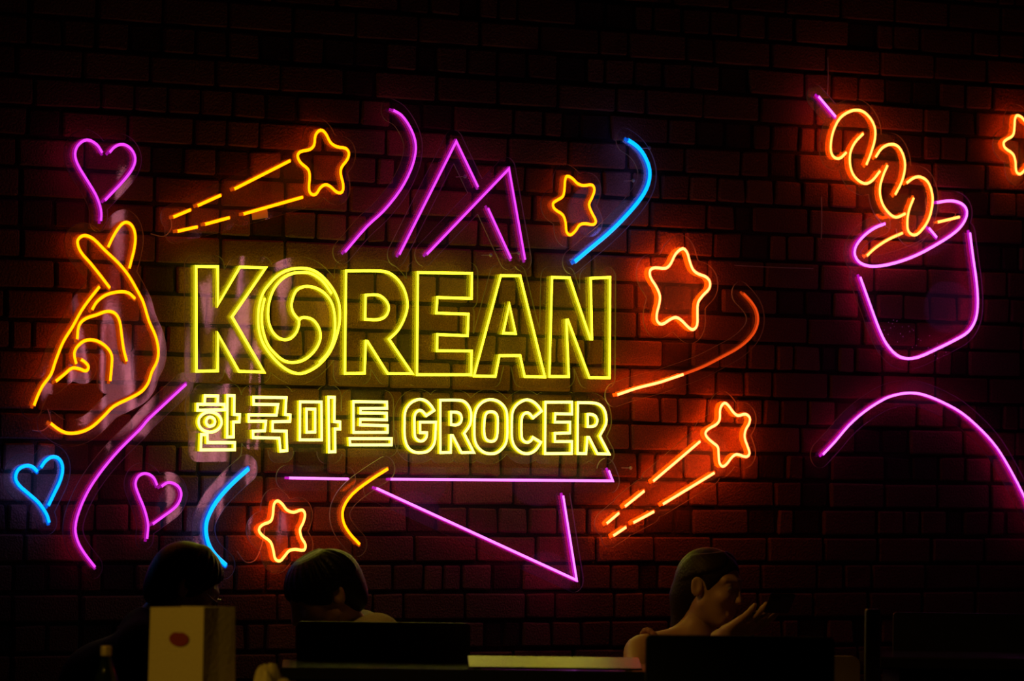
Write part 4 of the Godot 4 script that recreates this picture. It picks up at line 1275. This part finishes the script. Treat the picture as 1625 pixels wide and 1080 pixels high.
# places are in the scene's axes; the root stands on the floor under the hips
func person(label: String, d: Dictionary) -> Node3D:
	var root := Vector3(d.hip.x, 0, d.hip.z)
	var t := thing("person", label, "person", root)
	var fwd: Vector3 = Vector3(sin(d.heading), 0, cos(d.heading))
	var left := Vector3(fwd.z, 0, -fwd.x)
	var hb: Basis = d.head_turn
	var head := Transform3D(hb, d.head - root)
	var hips := Vector3(0, d.hip.y, 0)
	var size: float = d.size
	var neck: Vector3 = head * (Vector3(0, -0.155, -0.04) * size)
	var chest := hips.lerp(neck, 0.62) - fwd * 0.03
	var slim: float = d.slim
	var limbs := []
	var sh := []
	for i in 2:
		var s := 1.0 if i == 0 else -1.0
		sh.append(neck + left * s * 0.165 * slim - Vector3(0, 0.055, 0) + d.shrug[i])
	# trunk
	var trunk := [
		cap(hips + left * 0.075, hips - left * 0.075, 0.115 * slim, 0.115 * slim, 0.05),
		cap(hips + left * 0.03, chest + left * 0.04, 0.105 * slim, 0.105 * slim, 0.06),
		cap(hips - left * 0.03, chest - left * 0.04, 0.105 * slim, 0.105 * slim, 0.06),
		cap(chest + left * 0.05, sh[0].lerp(neck, 0.35) - Vector3(0, 0.03, 0), 0.10 * slim, 0.06 * slim, 0.06),
		cap(chest - left * 0.05, sh[1].lerp(neck, 0.35) - Vector3(0, 0.03, 0), 0.10 * slim, 0.06 * slim, 0.06),
	]
	var yoke := [
		cap(neck - Vector3(0, 0.02, 0), sh[0], 0.045, 0.047 * slim, 0.04),
		cap(neck - Vector3(0, 0.02, 0), sh[1], 0.045, 0.047 * slim, 0.04),
	]
	var upper := []
	var fore := []
	for i in 2:
		var arm: Dictionary = d.arms[i]
		var e: Vector3 = arm.elbow - root
		var w: Vector3 = arm.wrist.origin - root
		upper.append(cap(sh[i], e, 0.048 * slim, 0.038 * slim, 0.03))
		fore.append(cap(e, w, 0.039 * slim, 0.026, 0.02))
	var legs := []
	var feet := []
	for i in 2:
		var s := 1.0 if i == 0 else -1.0
		var hip := hips + left * s * 0.085
		var knee := hip + fwd * 0.36 + left * s * 0.03 + Vector3(0, 0.03, 0)
		var ankle := Vector3(knee.x, 0.085, knee.z) + fwd * 0.02
		legs.append(cap(hip, knee, 0.085 * slim, 0.058 * slim, 0.04))
		legs.append(cap(knee, ankle, 0.056 * slim, 0.038, 0.03))
		feet.append(cap(ankle - Vector3(0, 0.045, 0) - fwd * 0.03, ankle - Vector3(0, 0.05, 0) + fwd * 0.13, 0.036, 0.032, 0.02))
	var throat := [cap(neck - Vector3(0, 0.03, 0), head * (Vector3(0, -0.09, -0.025) * size), 0.052 * slim, 0.046 * slim, 0.03)]
	# the body is one skin: trunk, limbs, then head and hands on finer grids
	var st := st_new()
	net(trunk + yoke + upper + fore + throat + legs, 0.014, st)
	net(moved(d.face, head, size), 0.004, st)
	for i in 2:
		var arm: Dictionary = d.arms[i]
		net(hand_field(Transform3D(arm.wrist.basis, arm.wrist.origin - root), 1.0 if i == 1 else -1.0, arm.curl, arm.thumb), 0.0032, st)
	part("body", st.commit(), [M.skin], t)
	# eyes
	for s in [-1.0, 1.0]:
		st = st_new()
		add_lathe(st, [Vector2(0.0, -0.0118), Vector2(0.006, -0.0102), Vector2(0.0102, -0.006), Vector2(0.0118, 0.0), Vector2(0.0102, 0.006), Vector2(0.006, 0.0102), Vector2(0.0, 0.0118)], head * (Vector3(0.031 * s, 0.012, 0.0735) * size), 14, hb)
		var e := part("eye", st.commit(), [M.eye], t)
		st = st_new()
		add_lathe(st, [Vector2(0.0, -0.0062), Vector2(0.0045, -0.0042), Vector2(0.0062, 0.0), Vector2(0.0045, 0.0042), Vector2(0.0, 0.0062)], head * (Vector3(0.031 * s, 0.012, 0.0797) * size), 12, hb)
		part("iris", st.commit(), [M.iris], e)
	# hair
	st = st_new()
	net(moved(d.hair, head, size), 0.004, st)
	part("hair", st.commit(), [d.hair_look], t)
	# clothes lie a little outside the body
	st = st_new()
	var cloth := []
	for p in (trunk if d.sleeveless else trunk + yoke + upper + fore):
		cloth.append(cap(p.a, p.b, p.ra + d.loose, p.rb + d.loose, p.k, false))
	var planes := []
	if d.sleeveless:
		planes.append([chest + Vector3(0, 0.09, 0), Vector3(0, 1, 0)])
		for i in 2:
			var s := 1.0 if i == 0 else -1.0
			var mid: Vector3 = sh[i].lerp(neck, 0.22)
			var axis: Vector3 = (sh[i] - neck).normalized()
			var u := axis.cross(Vector3.UP).normalized()
			var v := u.cross(axis)
			var strap := st_new()
			var ring := []
			for k in 20:
				var a := TAU * k / 20.0
				var b := TAU * (k + 1) / 20.0
				ring.append(cap(mid + (u * cos(a) + v * sin(a)) * 0.060 - v * 0.006, mid + (u * cos(b) + v * sin(b)) * 0.060 - v * 0.006, 0.007, 0.007, 0.006))
			net(ring, 0.004, strap)
			part("strap", strap.commit(), [d.cloth], t)
	else:
		for i in 2:
			var w: Vector3 = d.arms[i].wrist.origin - root
			var e: Vector3 = d.arms[i].elbow - root
			planes.append([e.lerp(w, 0.93), (w - e).normalized(), 0.12])
	net(cloth, 0.013, st, [] if not d.sleeveless else planes)
	part("top", st.commit(), [d.cloth], t)
	if d.collar:
		st = st_new()
		var ring := []
		for k in 14:
			var a := TAU * k / 14.0
			var b := TAU * (k + 1) / 14.0
			var mid := neck + Vector3(0, 0.012, 0)
			ring.append(cap(mid + (left * cos(a) + fwd * sin(a)) * 0.068 - Vector3(0, 0.018 * sin(a), 0), mid + (left * cos(b) + fwd * sin(b)) * 0.068 - Vector3(0, 0.018 * sin(b), 0), 0.012, 0.012, 0.008))
			ring.append(cap(mid + (left * cos(a) + fwd * sin(a)) * 0.064 + Vector3(0, 0.016 - 0.018 * sin(a), 0), mid + (left * cos(b) + fwd * sin(b)) * 0.064 + Vector3(0, 0.016 - 0.018 * sin(b), 0), 0.007, 0.007, 0.008))
		net(ring, 0.005, st)
		part("collar", st.commit(), [d.cloth], t)
	st = st_new()
	var trousers := []
	for p in legs + [trunk[0]]:
		trousers.append(cap(p.a, p.b, p.ra + 0.008, p.rb + 0.010, p.k, false))
	net(trousers, 0.016, st)
	part("trousers", st.commit(), [M.denim], t)
	for f in feet:
		st = st_new()
		net([f, cap(f.a - Vector3(0, 0.012, 0), f.b - Vector3(0, 0.006, 0), 0.028, 0.028, 0.01)], 0.009, st, [[Vector3(0, 0.004, 0), Vector3(0, -1, 0)]])
		part("shoe", st.commit(), [M.shoe], t)
	return t


func wrist(at: Vector3, along: Vector3, back: Vector3) -> Transform3D:
	var z := along.normalized()
	var x := back.cross(z).normalized()
	return Transform3D(Basis(x, z.cross(x), z), at)


func people() -> void:
	var skull := Vector3(0, 0.034, -0.017)
	var round_head := Vector3(0.092, 0.087, 0.110)
	var bowl := [egg(skull, round_head), egg(Vector3(0, -0.02, -0.07), Vector3(0.078, 0.07, 0.05), Basis.IDENTITY, 0.03)]
	for k in 19:   # locks that fall from the crown all round
		bowl += lock(skull, round_head, Vector2(-135 + 15 * k, 66), Vector2(-135 + 15 * k, 2), 0.010)
	var bare := [egg(Vector3(0, -0.088, 0.105), Vector3(0.105, 0.112, 0.115), Basis.IDENTITY, 0.012, true)]
	for s in [-1.0, 1.0]:
		bare.append(egg(Vector3(0.088 * s, -0.03, -0.012), Vector3(0.03, 0.04, 0.026), Basis.IDENTITY, 0.01, true))
	# the man behind the bag: bent forward, facing along the wall and down
	var right := Vector3(0.777, 0, 0.63)
	var d := {"hip": Vector3(-1.86, 0.45, 0.50), "head": Vector3(-1.668, 1.012, 0.692), "size": 0.9, "heading": atan2(0.80, 0.60), "slim": 1.0, "shrug": [Vector3.ZERO, Vector3.ZERO], "sleeveless": false, "collar": false, "loose": 0.016, "cloth": M.black_cloth, "hair_look": M.hair, "face": head_field(false)}
	d.head_turn = Basis.from_euler(Vector3(0.55, atan2(0.86, 0.5), 0.0))
	d.hair = [egg(Vector3(0, 0.036, -0.017), Vector3(0.090, 0.097, 0.108)), egg(Vector3(0, -0.015, -0.06), Vector3(0.08, 0.085, 0.06), Basis.IDENTITY, 0.03), cap(Vector3(-0.02, 0.115, -0.01), Vector3(0.02, 0.12, 0.0), 0.02, 0.015, 0.02)]
	for k in 13:
		d.hair += lock(skull, Vector3(0.090, 0.097, 0.108), Vector2(-90 + 15 * k, 70), Vector2(-90 + 15 * k, 10), 0.009)
	d.hair.append(egg(Vector3(0, -0.045, 0.115), Vector3(0.1, 0.125, 0.105), Basis.IDENTITY, 0.02, true))
	d.arms = [{"elbow": Vector3(-1.62, 0.68, 0.50), "wrist": wrist(Vector3(-1.62, 0.66, 0.72), Vector3(0.5, -0.1, 0.8), Vector3(0, 1, 0)), "curl": 0.5, "thumb": 0.3}, {"elbow": Vector3(-1.86, 0.68, 0.82), "wrist": wrist(Vector3(-1.68, 0.64, 0.93), Vector3(1, -0.1, 0.0), Vector3(0, 1, 0)), "curl": 0.5, "thumb": 0.3}]
	var man := person("man with dark hair and glasses bent forward behind the paper bag", d)
	spectacles(man, Transform3D(d.head_turn.scaled(Vector3.ONE * 0.9), d.head - Vector3(d.hip.x, 0, d.hip.z)))
	# the man with the bowl cut: bent low over the table, facing the other way
	d = d.duplicate()
	d.hip = Vector3(-0.99, 0.52, 0.84)
	d.size = 0.97
	d.head = Vector3(-1.229, 0.992, 0.722)
	d.heading = atan2(-0.85, -0.5)
	d.head_turn = Basis.from_euler(Vector3(0.5, atan2(-0.80, -0.25), 0.0))
	d.collar = true
	d.cloth = M.cream_cloth
	d.hair = bowl + bare
	d.shrug = [Vector3(0.02, 0.055, 0.015), Vector3(0.02, 0.055, 0.015)]
	d.arms = [{"elbow": Vector3(-1.12, 0.74, 1.0), "wrist": wrist(Vector3(-1.20, 0.72, 0.98), Vector3(-0.6, -0.2, 0.6), Vector3(0, 1, 0)), "curl": 0.6, "thumb": 0.4}, {"elbow": Vector3(-1.15, 0.74, 0.52), "wrist": wrist(Vector3(-1.26, 0.72, 0.56), Vector3(-0.5, -0.2, 0.6), Vector3(0, 1, 0)), "curl": 0.6, "thumb": 0.4}]
	person("person with a dark bowl cut and pale collared shirt, head bent down", d)
	# the woman with the phone
	d = d.duplicate()
	d.hip = Vector3(-0.245, 0.46, 0.95)
	d.size = 0.86
	d.head = Vector3(-0.247, 1.022, 1.195)
	d.heading = atan2(-0.2, 0.98)
	d.head_turn = Basis.from_euler(Vector3(0.16, atan2(0.36, 0.93), -0.05))
	d.slim = 0.88
	d.face = head_field(true)
	d.sleeveless = true
	d.collar = false
	d.loose = 0.006
	d.cloth = M.coral_cloth
	d.hair_look = M.brown_hair
	d.hair = [egg(Vector3(0, 0.034, -0.02), Vector3(0.085, 0.092, 0.106)), egg(Vector3(0, -0.02, -0.075), Vector3(0.062, 0.075, 0.05), Basis.IDENTITY, 0.04), cap(Vector3(0.0, -0.05, -0.095), Vector3(0.0, -0.15, -0.085), 0.042, 0.034, 0.04)]
	for k in 8:   # strands combed back over the ear
		for s in [-1.0, 1.0]:
			d.hair += lock(Vector3(0, 0.034, -0.02), Vector3(0.085, 0.092, 0.106), Vector2((14 + 5 * k) * s, 66 - 6 * k), Vector2((120 + 5 * k) * s, 34 - 9 * k), 0.0085)
	d.hair.append(egg(Vector3(0, -0.045, 0.115), Vector3(0.1, 0.118, 0.108), Basis.IDENTITY, 0.02, true))
	for s in [-1.0, 1.0]:
		d.hair.append(egg(Vector3(0.088 * s, -0.014, -0.008), Vector3(0.03, 0.040, 0.026), Basis.IDENTITY, 0.012, true))
	d.shrug = [Vector3(0, 0.0, 0), Vector3(-0.01, 0.0, -0.01)]
	var out := Vector3(-0.35, -0.62, 0.70)
	d.arms = [{"elbow": Vector3(-0.17, 0.80, 1.30), "wrist": wrist(Vector3(-0.317, 0.897, 1.34), Vector3(0.03, 0.075, 0.17), out), "curl": 0.28, "thumb": 0.9}, {"elbow": Vector3(-0.53, 0.75, 1.20), "wrist": wrist(Vector3(-0.50, 0.77, 1.43), Vector3(0.5, 0.05, 0.8), Vector3(0, 1, 0)), "curl": 0.6, "thumb": 0.3}]
	person("woman in a coral strap top looking at the phone she holds up", d)


func spectacles(of: Node3D, head: Transform3D) -> void:
	var st := st_new()
	for s in [-1.0, 1.0]:
		var ring := []
		for k in 17:
			var a := TAU * k / 16.0
			ring.append(head * Vector3(0.033 * s + 0.024 * cos(a), 0.008 + 0.018 * sin(a), 0.104 - 0.006 * absf(cos(a) * s)))
		add_tube(st, ring, 0.0016, 6)
		add_tube(st, [head * Vector3(0.057 * s, 0.012, 0.098), head * Vector3(0.086 * s, 0.016, 0.05), head * Vector3(0.09 * s, 0.012, -0.02)], 0.0015, 6)
	add_tube(st, [head * Vector3(-0.009, 0.012, 0.105), head * Vector3(0.009, 0.012, 0.105)], 0.0016, 6)
	var g := thing("glasses", "thin metal glasses on the man behind the paper bag", "glasses", of.position)
	part("frame", st.commit(), [M.steel], g)
